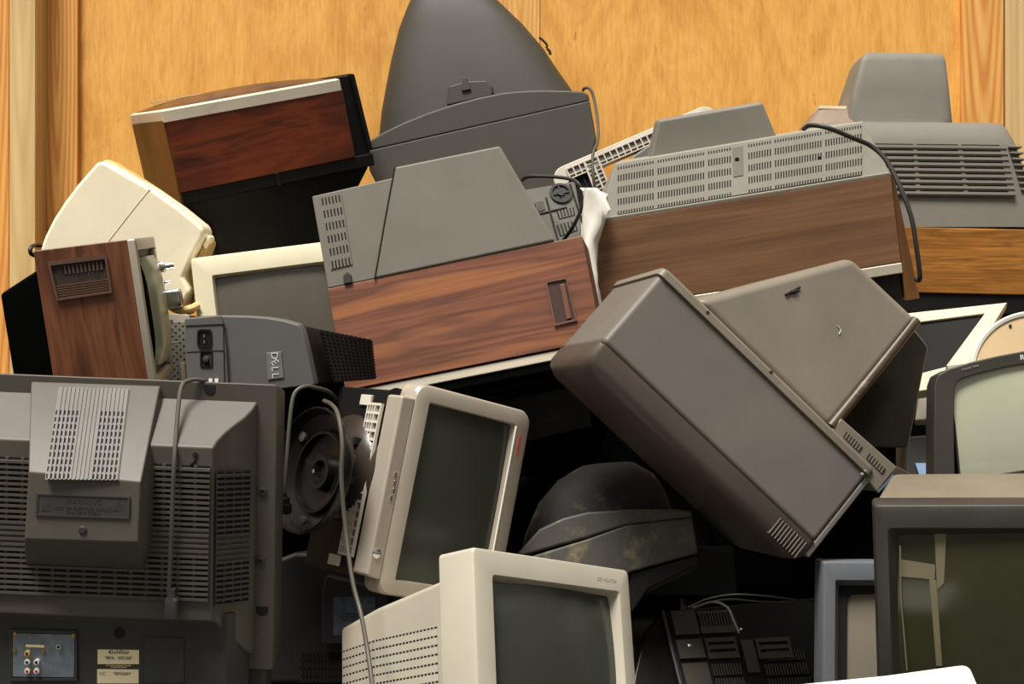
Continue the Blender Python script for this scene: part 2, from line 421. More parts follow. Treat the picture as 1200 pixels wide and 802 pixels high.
# ------------------------------------------------------------------ charcoal television seen from behind, lower left
R, t = POSE['F']
T = Thing('television', 'large charcoal television, vented back with hump and cream maker label facing out', 'television', R, t, scale=.90)
x1 = 0.0; xl = -.60
yl_ = T.u(318, 786).y
link('cabinet', loft([rr(xl, 0, yl_, 0, 0, .004), rr(xl, 0, yl_, -.001, -.008, .004), rr(xl+.004, -.004, yl_, -.026, -.10, .006)]), CHAR, T, .002)
cx = T.u(111, 500, .02).x
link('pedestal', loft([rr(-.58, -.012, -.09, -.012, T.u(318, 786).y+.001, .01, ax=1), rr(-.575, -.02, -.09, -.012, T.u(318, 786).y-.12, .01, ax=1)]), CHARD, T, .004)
a = T.u(302, 471, .004); b = T.u(250, 525, .085); c = T.u(246, 729, .085); d = T.u(293, 769, .004)
secs = []
for gy, g in ((0, 0), (.17, .11), (.34, .28), (.5, .52), (.66, .74), (.84, .92), (1, 1)):
    hx = (a.x-cx)*(1-g)+(b.x-cx)*g; yt = a.y*(1-gy)+b.y*gy
    z = .085*gy
    yb = d.y*(1-g)+c.y*g
    secs.append([Vector(p) for p in ((cx+hx, yt, z), (cx-hx, yt, z), (cx-hx, yb, z), (cx+hx, yb, z))])
link('back_cover', loft(secs), CHAR, T, .003, angle=25)
# lower section with the sockets
e1 = T.u(239, 731, .06); e2 = T.u(292, 770, .004)
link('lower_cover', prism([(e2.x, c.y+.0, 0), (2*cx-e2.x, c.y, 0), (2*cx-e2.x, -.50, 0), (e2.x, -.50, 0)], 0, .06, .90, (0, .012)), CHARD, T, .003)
def rows_louver():
    o = []
    for k in range(25): o += [(1, 'o' if k < 12 or k > 16 else '-'), (.9, 'r')]
    return o
lr = []
for w, tg in rows_louver(): lr.append((w, tg))
def louver(q, cols): return vent(T, 'louver_panel', q, cols, lr, [CHAR, SLOT], .0022, .0055)
def U(px, py, v, ax=2): return T.u(px, py, v, ax)
louver([U(-64, 532, .0855), U(247, 546, .0855), U(244, 704, .0855), U(-66, 692, .0855)], [(.3, '-')]+slots(17, 5, 1.3)+[(.3, '-')])
# side slope louvers: between z .085 and .012 on the right flank
def flank(py0, py1, inset=0):
    p = []
    for (zz, pyy) in ((.080, py0), (.0225, py0+8), (.0225, py1+8), (.080, py1)):
        g = {.080: .95, .0225: .165}[zz]
        hx = (a.x-cx)*(1-g)+(b.x-cx)*g
        y = T.u(cx and 270, pyy, .05).y
        p.append(Vector((cx+hx+.001, y, zz)))
    return p
q = flank(548, 704)
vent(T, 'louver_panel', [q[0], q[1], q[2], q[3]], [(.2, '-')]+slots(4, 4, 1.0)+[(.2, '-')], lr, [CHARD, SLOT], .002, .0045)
# hump
h0 = [T.u(36, 449, .006), T.u(187, 454, .006)]
h1 = [T.u(33, 553, .135)]; h1.append(T.up(165, 565, h0[0], h0[1], h1[0]))
h2 = [T.u(29, 632, .140)]; h2.append(T.up(162, 636, h1[0], h1[1], h2[0]))
h3 = [T.u(29, 662, .088), T.u(169, 669, .088)]
w = .022
L5 = []
bm = bmesh.new()
Lf = [h0[0], h1[0], h2[0], h3[0]]; Rt = [h0[1], h1[1], h2[1], h3[1]]
def outer(v, s): return Vector((v.x+s*.010*(v.z/.14), v.y, .0 if v.z < .09 else .086))
base = [Vector((h0[0].x-.001, h0[0].y+.002, .001)), Vector((h0[1].x+.001, h0[1].y+.002, .001)), Vector((h3[1].x+.012, h3[1].y-.004, .03)), Vector((h3[0].x-.006, h3[0].y-.004, .03))]
V = [bm.verts.new(p) for p in Lf+Rt+base+[Vector((h1[1].x+.012, h1[1].y+.01, .03)), Vector((h1[0].x-.006, h1[0].y+.01, .03))]]
for f in ((0, 4, 5, 1), (1, 5, 6, 2), (2, 6, 7, 3), (8, 9, 4, 0), (3, 7, 10, 11), (4, 9, 12, 5), (5, 12, 10, 7, 6), (0, 1, 13, 8), (1, 2, 3, 11, 13), (8, 13, 11, 10, 12, 9)):
    bm.faces.new([V[i] for i in f])
hump = link('hump', done(bm), CHAR, T, .0035, angle=20)
pl = (h0[0], h0[1], h1[1])
q = [T.up(69, 455, *pl), T.up(152, 457, *pl), T.up(139, 564, *pl), T.up(53, 563, *pl)]
cols = []
for k in range(6): cols += [(1, 'o'), (1, 'r')]
cols += [(1.1, '-'), (.8, 'r')]*4+[(1, '-'), (1, 'r')]
for k in range(6): cols += [(1, 'o'), (1, 'r')]
vent(T, 'vent_panel', q, [(.3, '-')]+cols+[(.3, '-')], [(26, '-')]+slots(10, 5, 2.6)+[(1, '-')], [CHAR, SLOT], .0016, .0034)
fp = (h1[0], h1[1], h2[1]); fn = (h1[1]-h1[0]).cross(h1[0]-h2[0]).normalized(); fn = fn if fn.z > 0 else -fn
def HF(px, py, off=.0): return T.up(px, py, *fp)+fn*off
q = [HF(43, 578, .0003), HF(153, 582, .0003), HF(152, 608, .0003), HF(42, 604, .0003)]
vent(T, 'moulded_warning_plate', q, [(1, 'r'), (40, '-'), (1, 'r')], [(1, 'r'), (12, '-'), (1, 'r')], [CHARD, CHARD], .0012, .0024)
for px in (56, 140):
    k0 = HF(px, 593, .0012); tri = [k0+Vector((-.009, -.007, 0)), k0+Vector((.009, -.007, 0)), k0+Vector((0, .009, 0))]; link('moulded_triangle', loft([tri, [p+fn*.001 for p in tri]]), CHARD, T)
text('moulded_text', 'WARNING', .010, CHARD, T, HF(98, 588, .0018), q[1]-q[0], q[0]-q[3], .0003, 1.2)
text('moulded_text', 'RISK OF ELECTRIC SHOCK\nDO NOT OPEN', .0065, CHARD, T, HF(98, 599, .0018), q[1]-q[0], q[0]-q[3], .0003, 1.1)
c0 = HF(97, 621, -.001); link('screw', lathe([(0, .0), (.006, 0), (.006, .003), (.0045, .004), (0, .004)], c0, 'z', 20), CHARD, T)
for px, py in ((308, 576), (305, 657)):
    c0 = U(px, py, .0); o = link('screw_post', lathe([(.0075, 0), (.007, .004), (.004, .005), (.003, .001), (0, .001)], c0, 'z', 18), CHARD, T)
for px, py, w_, h_ in ((246, 455, .009, .012), (307, 715, .010, .010)):
    c0 = U(px, py, .0005); link('screw_recess', prism([(c0.x-w_, c0.y+.006, 0), (c0.x-w_, c0.y-h_*.5, 0), (c0.x-w_*.5, c0.y-h_, 0), (c0.x+w_*.5, c0.y-h_, 0), (c0.x+w_, c0.y-h_*.5, 0), (c0.x+w_, c0.y+.006, 0)], -.004, .0008), SLOT, T, .0015)
k0 = U(228, 535, .0857)
ks = link('cord_slot', tube([k0+Vector((.001, .003, 0)), k0+Vector((.001, -.006, 0)), k0+Vector((-.006, -.013, 0))], .002, 8, 4), SLOT, T)
link('cord_slot', lathe([(0, -.001), (.004, -.001), (.004, .0006), (0, .0006)], k0+Vector((.001, .002, 0)), 'z', 14), SLOT, T)
c0 = U(140, 742, .0602); link('round_hole', lathe([(0, -.001), (.0085, -.001), (.0085, .0006), (.007, .0012), (.0065, .0004), (0, .0004)], c0, 'z', 24), SLOT, T)
# socket panel
q = [U(12, 737, .0605), U(91, 739, .0605), U(91, 797, .0605), U(12, 797, .0605)]
vent(T, 'socket_surround', q, [(2.5, 'r'), (60, '-'), (2.5, 'r')], [(2.5, 'r'), (40, '-'), (2, 'r')], [CHARD, SLOT], .001, .004)
q = [U(15, 742, .062), U(88, 744, .062), U(87, 794, .062), U(15, 793, .062)]
jp = link('socket_plate', hexa(q, [v+Vector((0, 0, .0015)) for v in q]), TINPL, T, .0006)
RED = plastic('jack_red', (190, 40, 40), .4, .05, bump=0); YELJ = plastic('jack_yellow', (206, 176, 96), .4, .05, bump=0); WHJ = plastic('jack_white', (222, 218, 206), .4, .05, bump=0)
for px, py, m in ((33, 765, YELJ), (33, 775, WHJ), (44, 775, WHJ), (33, 785.5, RED), (44, 785.5, RED), (70, 757, CHROME)):
    c0 = U(px, py, .0635); j = link('jack', lathe([(.0042, 0), (.0042, .006), (.0022, .006), (.0018, .002), (0, .002)], c0, 'z', 18), WHJ if m is RED else m, jp)
    link('jack_centre', lathe([(0, .002), (.0022, .002), (.0022, .0068), (0, .0068)], c0, 'z', 14), m if m is RED else SLOT, j)
for px, py in ((18, 743), (86, 745), (17, 762), (51, 763)):
    c0 = U(px, py, .064); link('screw', lathe([(0, 0), (.003, 0), (.003, .002), (0, .0025)], c0, 'z', 14), BRASS, jp)
c0 = U(41, 757.5, .0636); link('print_strip', box(c0.x-.014, c0.x+.014, c0.y-.002, c0.y+.002, .0634, .0640), PAPER, jp)
# maker label
def sticker(x0, y0, x1_, y1_, name='label_sticker'):
    q = [U(x0, y0, .0605), U(x1_, y0+.5, .0605), U(x1_, y1_, .0605), U(x0, y1_, .0605)]
    return link(name, hexa(q, [v+Vector((0, 0, .0008)) for v in q]), PAPER, T)
s1 = sticker(114.5, 761.5, 163, 778.5); s2 = sticker(114, 784.5, 162.5, 801)
xd = U(160, 765, .06)-U(116, 764.5, .06)
yd = Vector((0, 1, 0))
text('printed_name', 'GoldStar', .0085, PRINT, s1, U(140, 764.6, .0615), xd, yd, .0002)
link('printed_emblem', lathe([(0, 0), (.0022, 0), (.0022, .0003), (0, .0003)], U(128.5, 764.6, .0614), 'z', 14), plastic('emblem_grey', (120, 112, 92), .6, .05), s1)
text('printed_lines', 'MODEL NO.        POWER 120V 60HZ\nSERIAL NO.       MADE IN KOREA', .0026, PRINT, s1, U(139, 771.5, .0615), xd, yd, .0002)
text('printed_lines', 'CAUTION: TO REDUCE THE RISK\nOF ELECTRIC SHOCK', .0026, PAPER, T, U(139, 781.5, .0608), xd, yd, .0002)
text('printed_lines', 'VC', .008, plastic('faded_print', (150, 130, 96), .8, .05), s2, U(120, 790, .0615), xd, yd, .0002)
text('printed_lines', 'COMPLIES WITH RULES\nPART 15 SUBPART J', .0026, PRINT, s2, U(143, 790, .0615), xd, yd, .0002)
q = [U(167, 746, .0603), U(216, 748, .0603), U(216, 800, .0603), U(167, 800, .0603)]
vent(T, 'access_panel', q, [(.6, 'r'), (40, '-'), (.6, 'r')], [(.6, 'r'), (40, '-'), (.6, 'r')], [CHARD, CHARD], .0006, .0014)
# its cord
def loc(px, py, Y): return T.Mi @ at(px, py, Y)
pc = link('power_cord', tube([T.u(*p) for p in ((243, 450, -.012), (237, 446, .0), (222, 446, .012), (212, 456, .028), (207, 500, .066), (204, 545, .098), (202, 600, .102), (200, 650, .102), (198, 692, .102))], .0034), CORDG, T)
pg = T.u(200, 690, .103)
link('plug', loft([rr(pg.x-.006+.001*k, pg.x+.007+.001*k, pg.z-.007, pg.z+.007, pg.y-dy, .004, ax=1) for k, dy in enumerate((0, .012))]
     + [rr(pg.x-.008, pg.x+.012, pg.z-.009, pg.z+.009, pg.y-dy, .004, ax=1) for dy in (.016, .038, .044)]), CHARD, pc)

# ------------------------------------------------------------------ wood-sided television face down in the middle
R, t = POSE['J']
T = Thing('television', 'face-down television in the middle, reddish rosewood side with a recessed carry handle', 'television', R, t)
Lx, D = .492, .197
link('cabinet', box(0, Lx, -D, 0, -.15, 0), [WJ], T, .0015)
A = T.u(405, 458, .001); B = T.u(704, 399, .001)
lo = -D
link('front_trim', prism([(.0, lo-.003, 0), (Lx, lo-.003, 0), (Lx, lo-.020, 0), (.0, lo-.020, 0)], -.15, -.004), ALU, T, .002)
link('front_bezel', box(.004, Lx-.004, lo-.038, lo+.001, -.145, -.008), DEEP, T, .003)
bl = [T.u(*p, 0) for p in ((384, 338.5), (365, 230), (461, 208), (439, 327))]
link('back_cover', hexa(bl, [Vector((p.x*.96+.02, p.y*.9, -.145)) for p in bl]), GREY, T, .003)
bl = [T.u(*p, -.001) for p in ((438, 327.5), (463, 196), (586, 171), (651, 282.5))]
bk = [Vector((p.x*.9+.03, p.y*.92, -.145)) for p in bl]
mid = [Vector((p.x, p.y, 0.003)) for p in bl]
link('neck_cover', hexa(mid, bk), GREY, T, .005, 3)
link('seam_line', tube([T.u(*p, .0035) for p in ((439, 329), (451, 258), (462.5, 196))], .0012, 6, 0), SLOT, T)
# slots: 6 groups of 6
q = [T.u(*p, .001) for p in ((375, 233), (400, 228), (413, 310), (388, 316))]
vent(T, 'vent_panel', q, [(1, '-')]+slots(6, 1, 1.2)+[(1, '-')], slots(6, 2.2, 1.5), [GREY, SLOT], .0016)
# clip lug at the cabinet edge
c0 = T.u(407, 326, .0); link('lug', prism([(c0.x-.008, 0.001, 0), (c0.x-.006, .018, 0), (c0.x+.003, .024, 0), (c0.x+.009, .016, 0), (c0.x+.009, 0.001, 0)], -.005, .006), CHARD, T, .002)
# handle recess
HB = plastic('handle_brown', (110, 72, 58), .5, .08)
HD = plastic('handle_dark', (66, 44, 38), .6, .2)
q = [T.u(*p, .0005) for p in ((639, 330), (664, 325), (676.5, 376), (650, 382.5))]
ho = vent(T, 'carry_handle', q, [(2, 'r'), (22, 'o'), (1.5, 'r')], [(2, 'r'), (44, 'o'), (2, 'r')], [HB, HD], .003, .004)
q = [T.u(*p, .0006) for p in ((656, 334), (662, 333), (670, 373), (664, 375))]
link('grip', hexa(q, [v+Vector((0, 0, .005)) for v in q]), HB, ho, .001)

# black television below it
R = basis((-.05, -1, -.10), roll=11)
T = Thing('television', 'bare black television buried directly under the face-down rosewood television', 'television', R, (at(585, 470, 2.74)-Vector((0, 0, EZ))))
pts = [T.u(*p) for p in ((452, 488), (704, 436), (716, 500), (690, 560), (480, 560))]
link('cabinet', prism(pts, 0, -.25, .9), DEEP, T, .01, 3)
pts = [T.u(*p, .0) for p in ((470, 494), (688, 450), (694, 500), (500, 545))]
link('front_panel', prism(pts, .0, .006), BLACK, T, .004)

# ------------------------------------------------------------------ walnut television with the long vented back
R, t = POSE['L']
T = Thing('television', 'wide walnut-sided television, its long sloping grey back covered in vent slots', 'television', R, t)
Lx, D = .613, .177
link('cabinet', box(0, Lx, -D, 0, -.26, 0), WL, T, .002)
link('side_panel', prism([(Lx, .002, 0), (Lx+.006, 0, 0), (Lx+.030, -D-.08, 0), (Lx, -D-.08, 0)], -.25, -.002), WLE, T, .002)
link('front_trim', box(0, Lx+.001, -D-.022, -D-.001, -.255, .001), ALU, T, .002)
link('front_bezel', box(.004, Lx-.002, -D-.075, -D-.02, -.25, -.006), BLACK, T, .004)
f = [T.u(700, 261.5, -.004), T.u(1044, 204.5, -.004), T.u(1012, 142, -.05), T.u(721, 191, -.05)]
bk = [Vector((f[0].x, f[0].y, -.25)), Vector((f[1].x, f[1].y, -.25)), Vector((f[2].x-.02, f[2].y-.005, -.20)), Vector((f[3].x+.02, f[3].y-.005, -.20))]
link('back_cover', hexa(f, bk), GREYL, T, .003)
link('back_rim', box(.005, Lx, -.001, .006, -.25, .0), GREYL, T, .002)
pl = (f[0], f[1], f[2])
def up(px, py, off=.0008):
    n = (pl[1]-pl[0]).cross(pl[2]-pl[0]).normalized(); return T.up(px, py, *pl)+n*off
q = [up(724, 196), up(1009, 147), up(1010, 205), up(724, 252)]
cols = []
for k, (n_, g) in enumerate(((14, 3.2), (18, 3.2), (9, 0), (9, 3.0), (18, 3.0), (14, 0))):
    cols += slots(n_, 1, 1.05)
    if k == 2: cols += [(13.5, '-')]
    elif g: cols += [(g, '-')]
rows = [(1.2, 'o'), (2.0, '-'), (2.5, 'o'), (2.0, '-'), (2.5, 'o'), (2.0, '-'), (2.5, 'o'), (2.2, '-'), (1.2, 'o')]
vent(T, 'vent_panel', q, cols, rows, [GREYL, SLOT], .0018)
q = [up(858, 173, .002), up(870, 171, .002), up(871, 206, .002), up(859, 208, .002)]
kh = link('screw_recess', hexa(q, [v+Vector((0, 0, .002)) for v in q]), GREY, T, .001)
c0 = up(863.5, 188, .0045); link('screw_hole', lathe([(0, -.001), (.0045, -.001), (.0045, .0008), (0, .0008)], c0, 'z', 16), SLOT, kh)
c0 = up(960, 186, .003); link('broken_slot', lathe([(0, -.001), (.004, -.001), (.003, .001), (0, .001)], c0, 'z', 9), SLOT, T)
f2 = [T.u(757, 186, -.085), T.u(914, 160, -.085), T.u(894, 119, -.10), T.u(771, 140, -.10)]
f2[0].y -= .02; f2[1].y -= .02
link('neck_cover', hexa(f2, [Vector((p.x*.92+.02, p.y-.003*(k > 1), -.22)) for k, p in enumerate(f2)]), GREY, T, .008, 3)

# ------------------------------------------------------------------ oak television with tall hump, far right
R, t = POSE['O']
T = Thing('television', 'golden oak television with louvred grey back and tall square hump, top right', 'television', R, t, scale=1.0)
bx0, bx1 = T.u(905, 266).x, T.u(1228, 266).x
yb = T.u(1100, 344).y
link('cabinet', box(bx0, bx1, yb, 0, -.34, 0), WO, T, .003)
link('front_bezel', box(bx0+.004, bx1-.004, yb-.045, yb+.001, -.33, -.006), BLACK, T, .004)
def S(pl_, pr_, zf, zb, e=8): return sect(T.u(*pl_, zf), T.u(*pr_, zf), zf, zb, 40, e)
secs = [S((908, 266), (1225, 266), -.002, -.33, 14), S((925, 200), (1207, 200), -.012, -.32, 12), S((934, 165), (1196, 166), -.022, -.31, 10), S((944, 149), (1188, 150), -.034, -.30, 8), S((952, 143), (1183, 144), -.05, -.28, 7)]
link('back_cover', loft(secs), GREY, T, angle=40)
q = [T.u(1010, 168, -.0185), T.u(1178, 170, -.0185), T.u(1190, 231, -.003), T.u(1010, 229, -.003)]
rows = []
for k in range(9): rows += [(1.1, 'o'), (1.5, 'r'), (.8, '-')]
vent(T, 'louver_panel', q, [(.2, '-')]+[(32, 'o'), (2.5, '-'), (26, 'o'), (2.5, '-'), (24, 'o'), (4, '-')], rows, [GREY, SLOT], .003, .006)
for k in range(8):   # slats wrapping round the corner
    yy = T.u(1190, 171+k*7.2, -.01).y; xe = T.u(1197+k*1.9, 171, -.02).x
    link('corner_slat', box(xe-.030, xe, yy-.0035, yy+.0015, -.10, -.014+k*.0012), GREY, T, .0015)
secs = [S((990, 143.5), (1121, 144), -.055, -.24, 7), S((993, 139), (1118, 139), -.058, -.235, 14), S((1000, 105), (1114, 105), -.066, -.22, 16), S((1009, 71), (1110, 71), -.075, -.20, 16), S((1011, 65), (1108, 66), -.08, -.19, 14), S((1016, 61.5), (1103, 62.5), -.09, -.18, 12)]
link('neck_cover', loft(secs), GREY, T, angle=50)
yy = T.u(960, 141, -.07).y
link('rating_label', box(T.u(960, 128, -.1).x, T.u(994, 128, -.1).x, T.u(975, 127.5, -.10).y, T.u(975, 124, -.1).y, -.16, -.10), PAPER, T)
secs = [S((945, 146), (1010, 146), -.05, -.22, 6), S((958, 128), (1004, 128), -.08, -.20, 6)]
link('back_step', loft(secs), plastic('rusty_grey', (128, 112, 96), .6, .1, spots=.4, spotc=(150, 110, 80)), T, .004, angle=40)

# ------------------------------------------------------------------ tall dome-backed television, top middle
R, t = POSE['K']
T = Thing('television', 'very tall dark olive-grey television, its pointed domed back rising against the plywood', 'television', R, t, scale=1.09)
pts = [T.u(*p) for p in ((430, 177), (691, 118), (698.5, 161), (694, 178), (697, 250), (480, 270), (446, 225), (433, 200))]
link('cabinet', prism(pts, 0, -.24), OLIVE, T, .003)
pts = [T.u(*p, -.004) for p in ((430, 177.5), (691, 119), (689.5, 110), (684, 107), (664, 105.5), (634, 105), (610, 106), (589, 108), (560, 114), (530, 122), (500, 132), (473, 143), (450, 154), (430, 166))]
link('rear_lip', prism(pts, -.004, -.25, .97), OLIVE, T, .006, 3, angle=50)
def S(pl_, pr_, zf, zb, e=3.2): return sect(T.u(*pl_, zf), T.u(*pr_, zf), zf, zb, 44, e)
secs = [S((434, 178), (690, 122), -.03, -.245), S((436, 160), (684, 117), -.032, -.245), S((440, 122), (667, 92), -.036, -.245), S((446, 90), (652, 71), -.04, -.245),
        S((452, 62), (635, 46), -.046, -.24), S((462, 26), (612, 20), -.054, -.23), S((473, 0), (590, 0), -.062, -.22), S((482, -16), (573, -15), -.072, -.20, 3), S((494, -24), (560, -23), -.09, -.18, 2.6)]
link('domed_back', loft(secs), OLIVE, T, angle=60)
q = [T.u(*p, -.018) for p in ((523, 124), (525, 101), (546, 95), (570, 94), (578, 101), (577, 112))]
br = link('cord_bracket', prism(q, -.018, -.05, .9), OLIVE, T, .004, 3)
q = [T.u(*p, -.014) for p in ((541, 107), (542, 91), (547, 91), (552, 105))]
link('tab', prism(q, -.012, -.03), OLIVE, br, .002)
lo_ = [(632, 44), (637, 48), (641, 53), (640, 56)]
link('clip', tube([T.u(*p, -.09) for p in lo_], .003, 8, 4), CORDB, T)
link('clip', tube([T.u(*p, -.09) for p in ((641, 57), (644, 60), (645, 64))], .0035, 8, 4), CORDB, T)

# ------------------------------------------------------------------ television with amber end, upper left
R, t = POSE['B']
T = Thing('television', 'television on its back, dark rosewood panel under a silver edge, glossy amber end', 'television', R, t, scale=1.03)
s = 1.03
Lx, D, H = .4026*s, .1782*s, .34
link('cabinet', box(0, Lx, -D, -.026, -H, 0), WB, T, .0015)
link('end_panel', box(-.004, .001, -D-.028, -.022, -H, -.003), AMBER, T, .002)
link('front_trim', loft([rr(-.004, Lx-.002, -H, .002, -.028, .004, ax=1), rr(-.004, Lx-.002, -H, .002, -.004, .004, ax=1), rr(.002, Lx-.008, -H+.01, -.006, 0.0, .004, ax=1)]), ALU, T, .001, angle=50)
# gently crowned face looking up
n_ = 8; secs = []
for k in range(n_+1):
    x = .004+(Lx-.012)*k/n_; c_ = .018*math.sin(math.pi*k/n_)**.7 if 0 < k < n_ else 0
    secs.append([Vector((x, y, z)) for y, z in ((-.006, -.010), (-.001+c_*.4, -.020), (.001+c_, -.06), (.002+c_, -H*.5), (.001+c_, -H+.04), (-.004, -H+.012))])
link('face_panel', loft(secs), AMBER, T, angle=50)
link('control_strip', box(.03, .20, .0165, .0185, -.25, -.22), CHROME, T, .001)
link('end_cap', prism([(Lx-.001, .004, 0), (Lx+.034, .002, 0), (Lx+.044, -D+.01, 0), (Lx+.04, -D-.012, 0), (Lx-.001, -D-.008, 0)], -H, -.012), BLACK, T, .004)
link('end_cap_edge', prism([(Lx+.024, .006, 0), (Lx+.036, .003, 0), (Lx+.046, -D+.01, 0), (Lx+.036, -D+.01, 0)], -H, .0), BLACK, T, .003)
link('rear_frame', box(-.003, Lx+.045, -D-.028, -D+.001, -H, -.004), BLACK, T, .003)
secs = [rr(.002, Lx+.035, -H+.01, -.012, -D-.026, .01, ax=1), rr(.008, Lx+.03, -H+.015, -.014, -D-.034, .01, ax=1), rr(.05, Lx-.01, -H+.12, -.020, -D-.085, .012, ax=1), rr(.052, Lx-.07, -H+.14, -.022, -D-.21, .012, ax=1)]
link('back_cover', loft(secs), BLACK, T, .002, angle=30)
c0 = Vector((Lx*.535, -D-.020, -.003)); link('latch', box(c0.x-.005, c0.x+.005, -D-.03, -D+.002, -.006, .002), BLACK, T, .002)

# ------------------------------------------------------------------ cream television, left
R = basis((-.10, -1, -.06))
T = Thing('television', 'cream white rounded television leaning on its side above the small portable set', 'television', R, at(150, 280, 2.93)-Vector((0, 0, EZ)))
out = [(46, 292), (52, 276), (62, 256), (75, 236), (90, 216), (104, 200), (113, 190), (118, 188), (124, 190), (150, 205), (178, 221), (208, 242), (234, 263), (239, 269), (238, 278), (226, 300), (215, 325), (224, 342), (213, 361), (190, 365), (140, 370), (62, 370)]
link('casing', prism([T.u(*p) for p in out], 0, -.08, .97), CREAM, T, .012, 4, angle=40)
out2 = [(120, 187), (127, 187), (133, 190), (139, 195), (146, 198), (181, 221), (211, 243), (238, 264), (243, 272), (234, 300), (150, 300), (110, 230)]
link('rear_casing', prism([T.u(*p, -.05) for p in out2], -.05, -.10, .95), YELL, T, .006, 3, angle=40)
out3 = [(217, 372), (226, 345), (216, 327), (236, 290), (243, 276), (246, 284), (240, 300), (236, 326), (226, 360)]
link('vent_edge', prism([T.u(*p, -.03) for p in out3], -.03, -.08, .95), plastic('stained_beige', (176, 150, 104), .5, .15, spots=.5, spotc=(110, 84, 46)), T, .004, 3, angle=40)
link('seam_line', tube([T.u(*p, .0003) for p in ((176, 221), (158, 243), (140, 266), (126, 284))], .0008, 6, 2), plastic('seam_tan', (222, 208, 176), .6, .05), T)
link('latch', prism([T.u(*p, -.02) for p in ((237, 287), (244, 275), (247, 279), (240, 292))], -.02, -.05), CREAM, T, .003)

# ------------------------------------------------------------------ small portable set with knobs, left
R, t = POSE['C']
T = Thing('television', 'small portable television with walnut side, moulded carry handle and chrome knobs', 'television', R, t)
Lx = .171; H = .28; W = .27
link('cabinet', box(0, Lx, -H, 0, -W, 0), WC, T, .002)
def side_rr(y0, y1, z0, z1, x, r): return rr(y0, y1, z0, z1, x, r, ax=0)
L = [side_rr(-H, 0, -W, 0, Lx-.001, .004), side_rr(-H, 0, -W, 0, Lx+.012, .004), side_rr(-H+.004, -.004, -W+.004, -.004, Lx+.014, .003), side_rr(-H+.018, -.022, -W+.014, -.012, Lx+.014, .003), side_rr(-H+.02, -.024, -W+.016, -.014, Lx+.004, .003)]
link('front_frame', loft(L, True, True), SILV, T, .0005, angle=40)
link('screen_mask', box(Lx+.003, Lx+.0055, -H+.02, -.024, -W+.016, -.014), BLACK, T)
bm = bmesh.new(); G = []
n_ = 12
for j in range(n_+1):
    row = []
    for i in range(n_+1):
        u, v = i/n_*2-1, j/n_*2-1
        row.append(bm.verts.new((Lx+.006+.026*(1-.5*u**4-.5*v**4), -H/2-.0+v*(H/2-.036), -W/2+.004+u*(W/2-.040))))
    G.append(row)
for j in range(n_):
    for i in range(n_): bm.faces.new((G[j][i], G[j][i+1], G[j+1][i+1], G[j+1][i]))
link('screen', done(bm), plastic('pale_green_glass', (126, 130, 108), .3, .04, bump=0), T)
link('control_panel', box(Lx+.004, Lx+.015, -H+.022, -.026, -W+.016, -W+.040), SILV, T, .002)
for py, r, ln in ((313, .012, .034), (332, .006, .022), (352, .019, .034), (378, .004, .016), (391, .004, .018), (404, .004, .018)):
    y = T.u(188, py, -W+.026).y
    if py == 352:
        k_ = link('knob', loft([rr(y-r, y+r, -W+.026-r, -W+.026+r, Lx+.02+d_, .006, ax=0) for d_ in (0, .006, ln-.003)]+[rr(y-r+.002, y+r-.002, -W+.028-r, -W+.024+r, Lx+.02+ln, .005, ax=0)]), CHROME, T, .001, angle=40)
    else:
        c_ = CHROME if py < 370 else LATT
        link('knob', lathe([(r, 0), (r, ln*.45), (r*.6, ln*.5), (r*.6, ln), (0, ln)], (Lx+.014, y, -W+.026), 'x', 18), c_, T, angle=40)
q = [T.u(*p, .0006) for p in ((56, 306.5), (125, 298), (132, 343), (67, 352.5))]
HBR = plastic('moulded_brown', (92, 66, 52), .45, .08); HDK = plastic('recess_brown', (46, 32, 26), .6, .4, spots=.3, spotc=(104, 80, 56), big=40)
rows = [(5, 'r'), (23, 'o'), (1.5, '-')]
for k in range(5): rows += [(1.1, 'o'), (1.6, '-')]
rows += [(1.4, 'r')]
us, tu = spans([(2.4, 'r'), (60, 'o'), (2.4, 'r')]); vs, tv = spans(rows)
hn = link('carry_handle', relief(*q, us, vs, lambda i, j: .006 if tv[j] == 'r' or tu[i] == 'r' else (.0006 if tv[j] == 'o' else .003), base=.0006), [HBR, HDK], T)
q = [T.u(*p, .001) for p in ((72, 312), (122, 306), (123, 316), (74, 322))]
vent(hn, 'handle_grille', q, slots(11, 1, 1), [(1, 'o')], [HBR, SLOT], .002)
# tapering black back
z0 = -.01
P0 = [Vector((0, -.008, z0)), Vector((0, -.008, -W+.02)), Vector((0, -H, -W+.02)), Vector((0, -H, z0))]
p1 = T.u(0, 345, -.03); x_ = p1.x
P1 = [Vector((x_, p1.y, -.03)), Vector((x_, p1.y, -W+.05)), Vector((x_, -H+.03, -W+.05)), Vector((x_, -H+.03, -.03))]
P0[0].y = P0[1].y = T.u(40, 317, z0).y
link('back_cover', hexa(P0, P1), DEEP, T, .006, 3)
link('cord_loop', tube([T.Mi @ at(*p) for p in ((41, 300, 2.62), (36, 297, 2.6), (36, 291, 2.6), (40, 288, 2.62), (48, 288, 2.64))], .004), CORDB, T)

